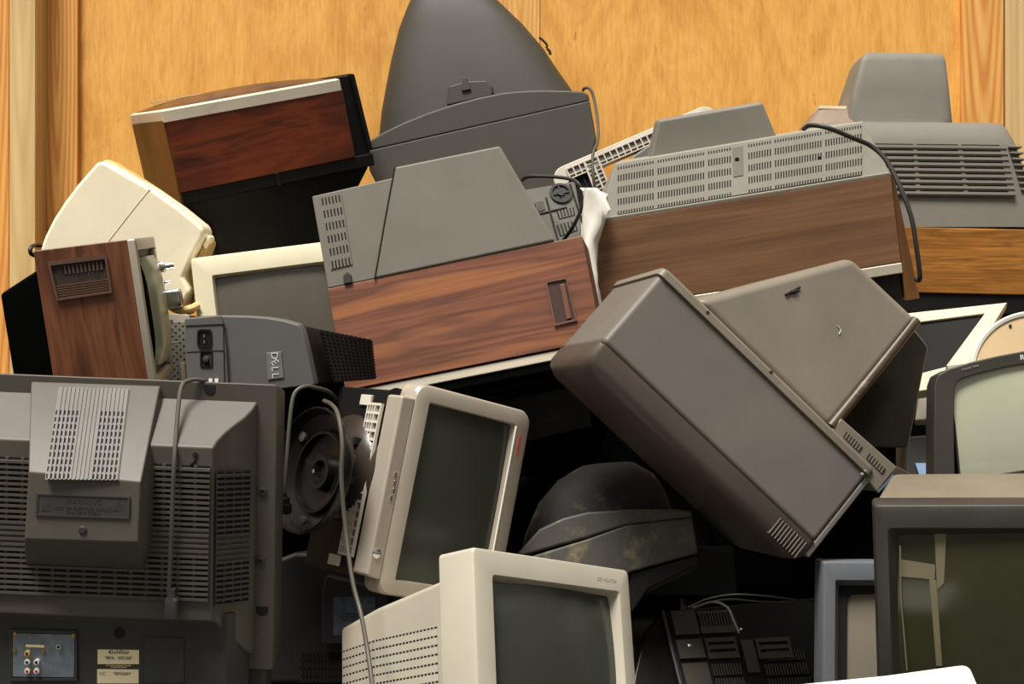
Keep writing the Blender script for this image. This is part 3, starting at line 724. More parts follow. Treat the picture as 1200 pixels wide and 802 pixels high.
# ------------------------------------------------------------------ dark slate monitor from behind
R, t = POSE['E']
T = Thing('monitor', 'dark slate computer monitor seen from behind, with power socket and raised name plate', 'monitor', R, t, scale=.92)
out = [(216, 373), (240, 370.5), (262, 369.5), (290, 370), (311, 371.5), (333, 375), (350, 380), (354, 386), (361, 414), (368, 447), (368.5, 451), (219, 470)]
P0 = [T.u(*p) for p in out]
cxx = sum(p.x for p in P0)/len(P0)
def grow(z, s_, dy): return [Vector((cxx+(p.x-cxx)*s_+(.03*(s_-1)*4 if p.x > cxx else -.0), p.y*(1) + dy*(p.y > -.03), z)) for p in P0]
link('back_cover', loft([[Vector((p.x*.995, p.y-.002*(p.y > -.02), .0)) for p in P0], [Vector((p.x, p.y, -.006)) for p in P0], [Vector((p.x+.001, p.y, -.022)) for p in P0]]), DELLM, T, .002, angle=30)
link('casing', loft([[Vector((p.x-.001*(p.x > cxx), p.y-.003*(p.y > -.05), -.020)) for p in P0], grow(-.07, 1.03, -.008), grow(-.17, 1.22, -.026)]), BLACK, T, .002, angle=30)
# vented flank
zz = lambda z, s_: cxx+(P0[8].x-cxx)*s_+.03*(s_-1)*4
q = [Vector((T.u(357, 388).x+.012, -.024, -.045)), Vector((T.u(366, 388).x+.062, -.045, -.160)), Vector((T.u(366, 388).x+.068, -.115, -.165)), Vector((T.u(366, 420).x+.024, -.115, -.045))]
vent(T, 'vent_panel', q, slots(12, 1, 1.4), slots(14, 1, 1), [BLACK, SLOT], .003)
ol = [T.u(*p, .001) for p in ((217, 374), (260, 370), (262, 380), (265, 520), (223, 520))]
cp = link('connector_panel', prism(ol, -.001, .004), DELLM, T, .0015)
link('panel_groove', tube([T.u(*p, .0042) for p in ((218, 382), (263, 380), (266, 410), (268, 450))], .0014, 6, 0), SLOT, cp)
link('panel_groove', tube([T.u(*p, .0042) for p in ((219, 413), (240, 411.5), (263, 411))], .0008, 6, 0), SLOT, cp)
c0 = T.u(240, 397, .0045)
si = link('power_inlet', loft([rr(c0.x-.013, c0.x+.013, c0.y-.016, c0.y+.016, z_, .006) for z_ in (.0, .007)]+[rr(c0.x-.010, c0.x+.010, c0.y-.013, c0.y+.013, .007, .005), rr(c0.x-.010, c0.x+.010, c0.y-.013, c0.y+.013, .0045, .005)]), BLACK, cp, angle=30)
for dx, dy in ((-.0, .006), (-.0, -.006), (.004, 0)):
    pass
link('inlet_pins', box(c0.x-.0012, c0.x+.0012, c0.y-.008, c0.y-.003, .004, .0075), CHROME, si)
link('inlet_pins', box(c0.x-.0012, c0.x+.0012, c0.y+.002, c0.y+.007, .004, .0075), CHROME, si)
c0 = T.u(242, 421, .0045)
si = link('socket', loft([rr(c0.x-.011, c0.x+.011, c0.y-.014, c0.y+.014, z_, .002) for z_ in (.003, .006)]+[rr(c0.x-.009, c0.x+.009, c0.y-.012, c0.y+.012, .006, .002), rr(c0.x-.009, c0.x+.009, c0.y-.012, c0.y+.012, .004, .002)]), BLACK, cp, angle=30)
link('socket_plug', lathe([(.006, .004), (.005, .009), (0, .010)], (c0.x, c0.y, 0), 'z', 14), CHARD, si)
for k, (px, w_) in enumerate(((247, 3), (254, 3))):
    c0 = T.u(px, 446, .0045); link('white_tab', box(c0.x-.003, c0.x+.003, c0.y-.003, c0.y+.003, .003, .006), WHITE, cp)
q = [T.u(*p, .0005) for p in ((312.5, 413.5), (330, 412), (333, 443), (314, 445.5))]
npl = link('name_plate', hexa(q, [v+Vector((0, 0, .002)) for v in q]), plastic('name_plate_grey', (104, 103, 103), .45, .03), T, .001)
xd = (q[3]-q[0]).normalized(); yd = (q[1]-q[0]).normalized(); LS_ = plastic('logo_silver', (196, 194, 190), .35, .03, bump=0)
for k, ch in enumerate('DELL'):
    a_ = math.radians(-32 if ch == 'E' else 0)
    text('logo_letter', ch, .0175, LS_, npl, T.u(322, 428.7, .003)+xd*(k-1.5)*.0112, xd*math.cos(a_)-yd*math.sin(a_), yd*math.cos(a_)+xd*math.sin(a_), .0006)

# ------------------------------------------------------------------ beige monitor behind it, facing out
R, t = POSE['D']
T = Thing('monitor', 'beige computer monitor facing out, standing behind the dark slate monitor', 'monitor', R, t)
a_ = T.u(224, 303); yb = T.u(229, 455).y
i0 = T.u(249, 329); i1 = T.u(378, 311)
x2 = .34
link('bezel', frame(0, x2, yb, 0, .040, x2-.04, yb+.04, -.042, 0, -.05, .008, .004, rec=.010, slope=.004, e=.005), BEIGE, T, .0006, angle=40)
link('screen', glass(.036, x2-.036, yb+.036, -.038, -.018, .010), GLASSG, T)
link('casing', loft([rr(.006, x2-.006, yb+.006, -.006, -.048, .01), rr(.03, x2-.03, yb+.03, -.02, -.09, .02), rr(.09, x2-.09, yb+.08, -.05, -.20, .02)]), BEIGE, T, angle=40)

# ------------------------------------------------------------------ silver monitor on its side
R, t = POSE['G']
T = Thing('monitor', 'silver-framed black computer monitor lying on its side with round black swivel base', 'monitor', R, t, scale=.94)
sh, sw = .2066*.94, .3154*.94
ox0, ox1, oy0, oy1 = -.030, sh+.037, -sw-.026, .028
link('bezel', frame(ox0, ox1, oy0, oy1, 0, sh, -sw, 0, 0, -.045, .022, .003, rec=.012, slope=.002, e=.010), SILV, T, .0006, angle=45)
link('screen', glass(-.004, sh+.004, -sw-.004, .004, -.012, .008), plastic('matte_dark_glass', (52, 54, 46), .22, .04, bump=0, spec=.5), T)
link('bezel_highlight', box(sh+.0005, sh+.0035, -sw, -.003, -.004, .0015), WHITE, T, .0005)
link('chin', prism([(ox0+.004, -.006+oy1-.02, 0), (ox0-.026, oy1-.028, 0), (ox0-.026, oy0+.026, 0), (ox0+.004, oy0+.022, 0)], -.045, -.003), SILV, T, .005, 3)
RDD = plastic('red_print', (196, 70, 74), .5, .05, bump=0)
link('printed_name', relief(Vector((sh+.018, -.016, .0003)), Vector((sh+.018, -.052, .0003)), Vector((sh+.013, -.052, .0003)), Vector((sh+.013, -.016, .0003)), *(lambda c_: (spans(c_)[0], [0, 1]))(slots(9, 2, .7)), lambda i, j: .0006 if i % 2 == 0 else .0002, base=0), [RDD, RDD], T)
# chin buttons: power button and small keys
c0 = T.u(441, 649, -.003)
link('power_button', lathe([(.008, 0), (.008, .002), (.005, .003), (0, .003)], c0, 'z', 20), CHROME, T, angle=40)
for px, py in ((463, 557), (462, 566), (461, 575), (458, 584)):
    c0 = T.u(px, py, -.003); link('key', loft([rr(c0.x-.002, c0.x+.002, c0.y-.005, c0.y+.005, z_, .0018) for z_ in (-.003, -.0015)]), CHROME, T, .0004)
# lattice of ribs behind the chin
xp = ox0-.026
def X(px, py, v=xp): return T.u(px, py, v, 0)
q = [X(464, 488, xp+.004), X(440, 486, xp+.004), X(402, 640, xp+.004), X(437, 646, xp+.004)]
zf, zr = -.046, -.085
q = [Vector((xp-.001, oy1-.045, zf)), Vector((xp-.001, oy1-.045, zr)), Vector((xp-.001, oy0+.05, zr)), Vector((xp-.001, oy0+.05, zf))]
rows = [(.7, '-')]
for k in range(17): rows += [(1.8, 'o'), (.7, '-')]
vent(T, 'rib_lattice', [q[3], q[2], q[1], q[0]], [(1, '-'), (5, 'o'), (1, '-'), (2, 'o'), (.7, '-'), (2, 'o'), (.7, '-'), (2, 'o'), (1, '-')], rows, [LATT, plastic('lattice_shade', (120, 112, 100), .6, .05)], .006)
for y_ in (oy1-.05, oy0+.03):
    us = (zr-.045, zr)
    link('rib_lattice', box(xp-.003, xp+.012, y_, y_+.018, zr-.03, zr), LATT, T, .001)
# black body
bx = [rr(ox0-.020, ox1-.008, oy0+.012, oy1-.014, -.044, .01), rr(ox0-.016, ox1-.012, oy0+.02, oy1-.02, -.085, .02), rr(ox0+.0, ox1-.05, oy0+.05, oy1-.028, -.21, .03)]
GBK = plastic('black_monitor_casing', (13, 12, 12), .6, .15, spec=.25)
link('casing', loft(bx), GBK, T, angle=40)
link('base_mount', box(ox0-.024, ox0+.02, oy0+.018, oy1-.02, -.19, -.046), GBK, T, .003)
# dome and swivel disc
cd = T.u(404, 548, ox0-.024, 0)
link('swivel_dome', lathe([(.092, .004), (.091, -.004), (.082, -.014), (.06, -.026), (.03, -.034), (0, -.036)], (ox0-.02, cd.y, cd.z), 'x', 48), plastic('dome_reflection_brown', (50, 42, 36), .24, .1), T, angle=60)  # brown base colour stands in for the reflection on the dome
for dy, dz in ((.045, .05), (-.02, .06), (.06, -.0)):
    link('dome_slot', box(ox0-.052, ox0-.040, cd.y+dy-.006, cd.y+dy+.006, cd.z+dz-.004, cd.z+dz+.004), SLOT, T)
xd_ = ox0-.095
cc = T.u(366, 552, xd_, 0)
sb = link('swivel_base', lathe([(.02, .05), (.03, .036), (.07, .026), (.100, .010), (.106, -.004), (.106, -.010), (.103, -.011), (.100, -.006), (.096, .006), (.070, .018), (.068, .010), (.064, .010), (.062, .020), (.03, .026), (.028, .012), (.02, .012), (.016, .022), (0, .022)], (xd_, cc.y, cc.z), 'x', 56), GLOSSB, T, angle=35)
for k in range(3):
    a_ = math.radians(70+120*k); c_ = Vector((xd_+.006, cc.y+.085*math.cos(a_), cc.z+.085*math.sin(a_)))
    link('rubber_foot', lathe([(.009, .012), (.009, .002), (.007, .001), (0, .001)], c_, 'x', 18), plastic('rubber_pad', (62, 58, 52), .6, .05), sb, angle=40)
link('pivot_pin', lathe([(.0035, .012), (.0035, .002), (0, .002)], (xd_, cc.y, cc.z), 'x', 12), CHROME, sb, angle=40)
def G_(px, py, Y): return T.Mi @ at(px, py, Y)
c_ = link('power_cord', tube([G_(*p) for p in ((398, 472, 2.44), (386, 460, 2.38), (372, 455, 2.34), (358, 453, 2.32), (345, 462, 2.31), (340, 490, 2.30), (336, 540, 2.29), (333, 580, 2.28))], .0034), CORDG, T)
# a plug hanging from it
p0 = at(331, 578, 2.28)
pl_ = bpy.data.objects.new('x', None); bpy.data.objects.remove(pl_)
def plug_mesh(top, w_=.014, h_=.034):
    return loft([rr(top.x-w_*k, top.x+w_*k, top.y-w_*.8*k, top.y+w_*.8*k, top.z-d_, .003) for k, d_ in ((.45, 0), (.5, .006), (.8, .009), (.8, h_*.5), (1, h_*.55), (1, h_))])
me = plug_mesh(p0); me.transform(T.Mi); pg_ = link('plug', me, BLACK, c_, .001)
for dx in (-.008, -.001, .007):
    me = box(p0.x+dx-.0012, p0.x+dx+.0012, p0.y-.003, p0.y+.003, p0.z-.052, p0.z-.032); me.transform(T.Mi); link('prong', me, BRASS, c_)

# long loose cord
def cord(name, label, pts, r, mat, n=8):
    o = link(name, tube([at(*p) for p in pts], r, 10, n), mat); o['label'] = label; o['category'] = 'cord'; return o
cord('power_cord', 'long grey cord hanging from the round swivel base across the warm grey monitor', ((380, 470, 2.33), (388, 474, 2.26), (396, 486, 2.19), (401, 520, 2.16), (400, 560, 2.15), (405, 620, 2.14), (413, 680, 2.11), (423, 720, 2.08), (431, 765, 2.02), (438, 815, 1.98)), .0034, CORDG)

# ------------------------------------------------------------------ warm grey monitor, bottom middle
R, t = POSE['H']
T = Thing('monitor', 'warm grey computer monitor at the bottom, between silver monitor and black slotted television', 'monitor', R, t)
Wd = .3617; yb = -.30
i0 = T.u(577, 674); i1 = T.u(726, 693)
link('bezel', frame(0, Wd, yb, 0.004, i0.x, i1.x, yb+.035, (i0.y+i1.y)/2, 0, -.072, .008, .006, rec=.016, slope=.006, e=.006), WARMW, T, .0006, angle=45)
link('screen', glass(i0.x, i1.x, yb+.03, (i0.y+i1.y)/2+.004, -.022, .016), plastic('grey_green_glass', (58, 59, 53), .16, .04, bump=0), T)
secs = [rr(.004, Wd-.004, yb+.004, -.022, -.070, .008), rr(.008, Wd-.02, yb+.01, -.034, -.08, .008)]
pe = T.u(406, 733, -.36); 
pe2 = T.u(407, 733, .075, 0)
secs += [rr(.03, Wd-.05, yb+.02, -.050, -.25, .01), rr(.075, Wd-.09, yb+.03, -.060, -.385, .01)]
link('casing', loft(secs), WARMW, T, .002, angle=30)
# side slots lie on the left flank
def fl(z): return .008+(.03-.008)*(-.08-z)/.17 if z > -.25 else .03+.045*(-.25-z)/.135
for z0_, z1_ in ((-.088, -.248), (-.252, -.378)):
    q = [Vector((fl(z1_)-.0005, -.10, z1_)), Vector((fl(z0_)-.0005, -.10, z0_)), Vector((fl(z0_)-.0005, -.26, z0_)), Vector((fl(z1_)-.0005, -.26, z1_))]
    vent(T, 'vent_panel', q, slots(18 if z0_ > -.2 else 10, 2.4, .7), slots(13, 1, 3.2), [WARMW, SLOT], .0012)
text('printed_name', 'CRT MONITOR', .007, plastic('faint_print', (160, 150, 132), .6, .02), T, (Wd-.06, -.018, .0003), (1, 0, 0), (0, 1, 0), .0002)

# ------------------------------------------------------------------ big brown-grey television leaning diagonally
R, t = POSE['P']
T = Thing('television', 'large brown-grey television balanced diagonally on a corner, taupe tapering back', 'television', R, t, scale=.96)
Lx, D = .5173*.96, .2071*.96
W = .24
link('cabinet', box(0, Lx, -D+.045, 0, -W, 0), BROWN, T, .010, 4)
link('front_bezel', loft([rr(-.002, Lx+.002, -W-.002, .003, -D+.0445, .012, ax=1), rr(-.002, Lx+.002, -W-.002, .003, -D+.018, .014, ax=1), rr(.003, Lx-.003, -W+.002, -.001, -D+.006, .018, ax=1), rr(.014, Lx-.014, -W+.012, -.012, -D-.003, .02, ax=1)]), BROWNE, T, angle=60)
link('seam_line', tube([(0.0, -D+.0445, .0006), (Lx, -D+.0445, .0006)], .0009, 6, 0), SLOT, T)
link('back_rim', loft([rr(-.004, Lx+.004, -W-.003, .006, -.006, .012, ax=1), rr(-.004, Lx+.004, -W-.003, .006, .006, .012, ax=1), rr(.0, Lx, -W, .002, .010, .012, ax=1)]), TAUPE, T, .001, angle=50)
# ribs in the bezel corner
for k in range(10):
    x = Lx-.076+k*.0068
    link('speaker_rib', box(x, x+.003, -D+.002, -D+.036, -.012, .0048), BROWNE, T, .0015)
# tapering back
f = [T.u(818, 347, -.004), T.u(999, 301, -.05), T.u(1077, 374, -.05), T.u(974, 502, -.004)]
base0 = [Vector((f[0].x, .008, -.006)), Vector((f[3].x, .008, -.006)), Vector((f[3].x, .008, -.22)), Vector((f[0].x, .008, -.22))]
tx0, tx1 = f[1], f[2]
top0 = [Vector((tx0.x, tx0.y, -.05)), Vector((tx1.x, tx1.y, -.05)), Vector((tx1.x+.01, tx1.y-.01, -.20)), Vector((tx0.x+.01, tx0.y, -.20))]
link('back_cover', loft([base0, top0]), TAUPE, T, .016, 4, angle=40)
# dark right-hand flank of the shell
g1 = T.u(1089, 405, -.11); g2 = T.u(1066, 525, -.12)
fl_ = [Vector((f[3].x+.004, .01, -.02)), Vector((tx1.x+.001, tx1.y-.01, -.062)), Vector((g1.x, g1.y, -.11)), Vector((g2.x, g2.y, -.12)), Vector((f[3].x+.05, .01, -.05))]
c_ = [Vector((p.x-.004, p.y-.004, p.z-.10)) for p in fl_]
link('back_flank', loft([fl_, c_]), plastic('glossy_black_brown', (15, 12, 9), .3, .3, spots=.12, spotc=(120, 84, 40)), T, .008, 3, angle=50)
link('scuffed_edge', tube([f[3]+Vector((.000, .002, -.006)), f[3]*.5+f[2]*.5+Vector((.001, 0, -.008)), f[2]+Vector((.000, -.003, -.008))], .010, 12, 4), plastic('worn_bronze', (62, 49, 34), .35, .15, spots=.3, spotc=(170, 160, 140)), T, angle=60)
# socket ledge
l0 = [T.u(*p, -.002) for p in ((982, 492), (1045, 556), (1032, 578), (1018, 560), (973, 506))]
l0 = [T.u(*p, -.002) for p in ((986, 490), (1052, 548), (1028, 577), (972, 508))]
lg = link('socket_ledge', prism(l0, -.002, -.10), TAUPE, T, .003)
for (a0, b0, c0_, d0) in (((992, 506), (1011, 524), (1007, 530), (988, 512)), ((1019, 531), (1038, 550), (1034, 556), (1015, 537))):
    q = [T.u(*p, -.0012) for p in (a0, b0, c0_, d0)]
    vent(lg, 'vent_panel', q, slots(7, 1, 1.1), [(1, 'o')], [TAUPE, SLOT], .0008)
l1 = [T.u(*p, -.03) for p in ((1050, 546), (1092, 567), (1075, 571), (1040, 560))]
link('rear_shelf', prism(l1, -.03, -.12), BROWNE, T, .003)
c0 = T.u(1038, 566, -.004); link('blue_clip', tube([T.u(1028, 577, -.006), T.u(1038, 567, -.006), T.u(1046, 557, -.006)], .004, 8, 4), plastic('blue_grey_clip', (70, 84, 104), .3, .05), T)
# lower end: pale edge strip and dark perforated floor of the set
link('end_strip', box(Lx-.001, Lx+.010, -D+.02, -.004, -.022, -.002), BROWN, T, .003)
q = [Vector((Lx+.0005, -.01, -.03)), Vector((Lx+.0005, -.01, -W+.02)), Vector((Lx+.0005, -D+.03, -W+.02)), Vector((Lx+.0005, -D+.03, -.03))]
vent(T, 'bottom_grille', q, [(1, '-')]+slots(6, 3, 1)+[(1, '-')], [(1, '-')]+slots(8, 1, 1.2)+[(1, '-')], [BLACK, SLOT], .003)
# slots and pits
def pf(px, py, off=.001):
    n = (f[1]-f[0]).cross(f[3]-f[0]).normalized(); n = n if n.z > 0 else -n
    return T.up(px, py, f[0], f[1], f[3])+n*off
link('key_slot', tube([pf(920, 346), pf(928, 342), pf(937, 337)], .0022, 8, 3), SLOT, T)
link('key_slot', tube([pf(927, 343), pf(934, 341)], .0034, 8, 0), SLOT, T)
for px, py in ((829, 367), (903, 437)):
    c0 = T.u(px, py, .004); link('screw_recess', lathe([(0, -.002), (.004, -.002), (.0035, .002), (0, .002)], c0, 'z', 12), SLOT, T)
for px, py in ((1014, 552), (1011, 556)):
    c0 = T.u(px, py, .006); link('torn_edge', lathe([(0, -.003), (.003, -.003), (.002, .001), (0, .0015)], c0, 'z', 7), plastic('torn_plastic', (150, 142, 126), .6, .1), T)
link('scratch', tube([pf(981, 382, .0006), pf(985, 387, .0006), pf(983, 392, .0006)], .0008, 6, 3), plastic('scratch_white', (214, 208, 196), .5, .05), T)

# ------------------------------------------------------------------ dusty dark television, lower middle
R, t = POSE['Q']
T = Thing('television', 'dusty black dome-backed television with grey ledge, low in the middle of the pile', 'television', R, t)
pts = [T.u(*p) for p in ((596, 660), (688, 632), (733, 616), (812, 606.5), (819, 648), (739, 671), (700, 700), (600, 720))]
link('cabinet', prism(pts, 0, -.20, .97), DUSTG, T, .004)
pts = [T.u(*p, -.004) for p in ((600, 655), (632, 620), (660, 607), (688, 600), (740, 597), (790, 597), (812, 599), (813, 607), (733, 616), (690, 630))]
link('rear_lip', prism(pts, -.004, -.18, .97), DUSTG, T, .005, 3, angle=50)
link('lower_cabinet', prism([T.u(*p, -.012) for p in ((739, 672), (818, 650), (820, 662), (760, 690), (740, 720), (735, 690))], -.012, -.2), BLACK, T, .003)
def S(pl_, pr_, zf, zb, e=3.0): return sect(T.u(*pl_, zf), T.u(*pr_, zf), zf, zb, 36, e)
secs = [S((606, 650), (800, 612), -.02, -.22), S((614, 620), (790, 590), -.028, -.22), S((630, 585), (782, 570), -.04, -.21), S((652, 560), (768, 551), -.06, -.20), S((680, 545), (745, 540), -.09, -.18)]
link('domed_back', loft(secs), DUSTY, T, .001, angle=60)
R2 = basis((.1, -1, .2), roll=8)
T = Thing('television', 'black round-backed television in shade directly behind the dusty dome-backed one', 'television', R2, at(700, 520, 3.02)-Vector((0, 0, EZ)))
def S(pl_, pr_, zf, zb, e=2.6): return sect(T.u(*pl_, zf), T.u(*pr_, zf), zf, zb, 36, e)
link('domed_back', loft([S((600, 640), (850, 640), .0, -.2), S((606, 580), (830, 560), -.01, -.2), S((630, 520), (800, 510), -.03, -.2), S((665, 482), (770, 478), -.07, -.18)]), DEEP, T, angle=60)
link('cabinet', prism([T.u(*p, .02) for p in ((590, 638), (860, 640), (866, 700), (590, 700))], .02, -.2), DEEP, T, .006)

# ------------------------------------------------------------------ dark monitor deep behind the silver one
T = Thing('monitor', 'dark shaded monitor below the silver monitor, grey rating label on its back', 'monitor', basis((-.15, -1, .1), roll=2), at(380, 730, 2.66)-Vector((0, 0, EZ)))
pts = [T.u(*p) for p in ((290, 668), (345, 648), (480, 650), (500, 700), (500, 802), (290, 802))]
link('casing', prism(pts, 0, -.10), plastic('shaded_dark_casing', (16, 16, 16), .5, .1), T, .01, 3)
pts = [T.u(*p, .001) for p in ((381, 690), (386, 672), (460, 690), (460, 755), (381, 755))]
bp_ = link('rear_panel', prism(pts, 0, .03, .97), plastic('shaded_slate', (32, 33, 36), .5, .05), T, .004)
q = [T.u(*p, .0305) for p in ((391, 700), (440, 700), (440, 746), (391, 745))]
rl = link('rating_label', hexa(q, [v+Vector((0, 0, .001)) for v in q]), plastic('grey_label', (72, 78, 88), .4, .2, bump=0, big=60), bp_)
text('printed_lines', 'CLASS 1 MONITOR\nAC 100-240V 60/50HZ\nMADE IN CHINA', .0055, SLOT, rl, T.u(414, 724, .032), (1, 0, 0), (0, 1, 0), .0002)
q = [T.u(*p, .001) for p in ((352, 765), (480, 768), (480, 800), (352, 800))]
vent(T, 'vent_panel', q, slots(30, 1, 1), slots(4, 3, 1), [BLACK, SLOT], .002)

# ------------------------------------------------------------------ black vented set, bottom
R, t = POSE['X']
T = Thing('television', 'black television with ribbed, slotted back facing out, left of the blue-grey monitor', 'television', R, t, scale=1.12)
p00, p10, p01 = T.u(776, 716), T.u(961, 699.5), T.u(799, 802)
ex = (p10-p00); ey = (p01-p00)
p01 = p00+ey*1.12; p11 = p01+ex
link('casing', hexa([p00, p10, p11, p01], [Vector((p.x, p.y, -.20)) for p in (p00, p10, p11, p01)]), BLACK, T, .004)
e1_ = [T.u(*p, -.001) for p in ((774, 716), (757, 738), (744, 790), (740, 830), (800, 830), (797, 800))]
link('side_casing', prism(e1_, -.004, -.15), GLOSSB, T, .004)
link('edge_trim', tube([T.u(*p, .003) for p in ((776, 716), (784, 748), (797, 800), (803, 824))], .0035, 8, 2), CHARD, T)
XD = plastic('dusty_black_ribs', (60, 56, 48), .5, .15, spots=.2, spotc=(96, 88, 70))
def grid(px0, py0, px1, py1, cols, rows, h=.004):
    sx = lambda py: (py-716)*.245
    q = [T.u(px0+sx(py0), py0, .0006), T.u(px1+sx(py0), py0-(px1-px0)*.05, .0006), T.u(px1+sx(py1), py1-(px1-px0)*.05, .0006), T.u(px0+sx(py1), py1, .0006)]
    vent(T, 'slot_panel', q, cols, rows, [XD, SLOT], h)
grid(784, 718, 812, 746, [(1, '-')], [(1, '-')], .006)
grid(815, 718, 855, 744, slots(12, 1, 1), [(1, '-'), (6, 'o'), (3, '-')])
grid(782, 752, 812, 774, [(1, '-')], [(1, '-')], .007)
grid(816, 750, 852, 774, [(1, '-'), (10, 'o'), (1, '-')], [(2, '-'), (1.5, 'o'), (2, '-'), (1.5, 'o'), (3, '-')], .006)
grid(875, 750, 915, 774, [(1, '-'), (10, 'o'), (1, '-')], [(2, '-'), (1.5, 'o'), (2, '-'), (1.5, 'o'), (3, '-')], .006)
grid(884, 764, 930, 776, slots(15, 1, 1), [(1, 'o')])
for (a0, b0) in ((782, 812), ):
    grid(a0, 780, b0, 815, [(1, '-')], [(1, '-')], .007)
grid(816, 780, 852, 793, slots(12, 1, 1), [(1, 'o')]); grid(878, 780, 930, 793, slots(16, 1, 1), [(1, 'o')])
grid(816, 797, 852, 812, slots(12, 1, 1), [(1, 'o')]); grid(878, 797, 930, 812, slots(16, 1, 1), [(1, 'o')])
grid(858, 752, 872, 790, [(1, '-'), (5, 'r'), (1, '-')], [(1, '-'), (8, 'r'), (2, 'r'), (1, '-')], .006)
for px, py in ((808, 757), (868, 738)):
    c0 = T.u(px, py, .008); link('screw', lathe([(.0025, -.003), (.0025, .001), (0, .002)], c0, 'z', 12), CHROME, T)
for i, (p_, l_) in enumerate((
    (((807, 712, 2.42), (830, 702, 2.40), (862, 697, 2.38), (900, 699, 2.38), (940, 704, 2.40), (960, 706, 2.42)), 'upper of the two thin cords arching over the black slotted television'),
    (((812, 713, 2.41), (835, 706, 2.38), (852, 712, 2.36), (860, 728, 2.35), (866, 742, 2.345)), 'short thin cord curling down onto the black slotted television'),
    (((812, 712, 2.44), (850, 703, 2.43), (890, 705, 2.42), (935, 707, 2.44)), 'lower of the two thin cords arching over the black slotted television'))):
    cord('thin_cord', l_, p_, .0016 if i != 1 else .0022, plastic('shiny_cord_%d' % i, (62, 60, 56), .25, .1), 8)

# ------------------------------------------------------------------ blue-grey monitor
R, t = POSE['V']
T = Thing('monitor', 'blue-grey monitor with pale screen, half hidden by the big black television', 'monitor', R, t, scale=1.06)
ix = T.u(988, 680).x; iy = T.u(990, 682).y
Wd = .34; yb = -.28
link('bezel', frame(0, Wd, yb, 0, T.u(979, 680).x, Wd-.02, yb+.02, T.u(979, 680).y, 0, -.05, .004, .003, rec=.022, slope=.014, e=.003), BLUEG, T, .0006, angle=30)
link('screen_mask', frame(.022, Wd-.022, yb+.022, -.028, .046, Wd-.046, yb+.046, -.054, -.018, -.03, .01, .014, rec=.004, slope=.002, e=.002), SLOT, T, angle=40)
link('screen', glass(.044, Wd-.044, yb+.044, -.052, -.026, .008), plastic('tan_grey_glass', (132, 124, 110), .2, .04, bump=0), T)
link('casing', loft([rr(.004, Wd-.004, yb+.004, -.004, -.048, .01), rr(.04, Wd-.04, yb+.03, -.03, -.14, .02)]), BLUEG, T, angle=40)

# ------------------------------------------------------------------ big black television, lower right
R, t = POSE['U']
T = Thing('television', 'big black television with dull olive screen crossed by paler strips', 'television', R, t)
i0 = T.u(1050, 622)
Wd = .50; yb = -.40
link('bezel', frame(0, Wd, yb, 0, T.u(1040, 616).x, Wd-.04, yb+.05, T.u(1050, 619).y, 0, -.05, .006, .006, rec=.018, slope=.014, e=.011), plastic('black_grey_bezel', (44, 41, 37), .42, .08), T, .001, angle=35)
link('casing', loft([rr(.004, Wd-.004, yb+.004, -.003, -.048, .01), rr(.03, Wd-.02, yb+.01, .004, -.24, .012), rr(.06, Wd-.06, yb+.04, -.01, -.27, .03)]), plastic('dusty_top', (112, 103, 88), .6, .08, spots=.2, spotc=(150, 138, 116)), T, .002, angle=35)
sc_ = link('screen', glass(i0.x-.004, Wd-.035, yb+.045, i0.y+.006, -.022, .016), GLASSO, T)
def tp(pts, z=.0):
    # thin strip, paler than the screen, following the bulge of the glass
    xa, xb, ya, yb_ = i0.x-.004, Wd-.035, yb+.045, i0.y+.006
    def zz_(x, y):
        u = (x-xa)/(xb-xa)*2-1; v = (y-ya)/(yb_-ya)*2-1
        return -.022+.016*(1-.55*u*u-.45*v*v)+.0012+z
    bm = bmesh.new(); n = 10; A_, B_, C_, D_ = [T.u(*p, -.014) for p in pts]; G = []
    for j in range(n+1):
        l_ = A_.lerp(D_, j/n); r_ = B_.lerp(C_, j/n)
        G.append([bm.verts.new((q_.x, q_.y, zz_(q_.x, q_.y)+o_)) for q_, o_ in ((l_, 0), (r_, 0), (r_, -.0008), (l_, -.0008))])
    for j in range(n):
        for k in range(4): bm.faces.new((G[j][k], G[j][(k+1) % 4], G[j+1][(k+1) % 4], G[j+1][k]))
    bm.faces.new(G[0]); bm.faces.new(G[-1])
    link('screen_strip', done(bm), STRIP, sc_)
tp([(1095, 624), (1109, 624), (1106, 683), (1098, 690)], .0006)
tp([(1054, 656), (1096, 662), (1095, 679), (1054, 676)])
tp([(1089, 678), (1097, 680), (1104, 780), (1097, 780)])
link('screen_edge_line', tube([T.u(*p, -.004) for p in ((1055, 640), (1056, 700), (1060, 750), (1063, 786))], .0012, 6, 4), STRIP, sc_)

# ------------------------------------------------------------------ black set with a pale bright screen, right
def outline_frame(T, outer, inner, depth, rec, shrink=.02, mat=None, bevel=.002):
    O = [T.u(*p) for p in outer]; I = [T.u(*p) for p in inner]; Z = Vector((0, 0, 1)); c_ = sum(O, Vector())/len(O)
    rings = [[p-Z*depth for p in O], [p-Z*.006 for p in O], [p.lerp(c_, shrink) for p in O], I, [p-Z*rec for p in I], [p-Z*depth for p in I]]
    bm = bmesh.new(); RV = [[bm.verts.new(p) for p in r_] for r_ in rings]; n = len(O)
    for a_, b_ in list(zip(RV, RV[1:]))+[(RV[-1], RV[0])]:
        for i in range(n): bm.faces.new((a_[i], a_[(i+1) % n], b_[(i+1) % n], b_[i]))
    return link('bezel', done(bm), mat, T, bevel, angle=40)
T = Thing('television', 'black television with pale grey screen, resting on the big black one with the olive screen', 'television', basis((-.03, -1, .12), roll=-5), at(1097, 437, 2.32)-Vector((0, 0, EZ)))
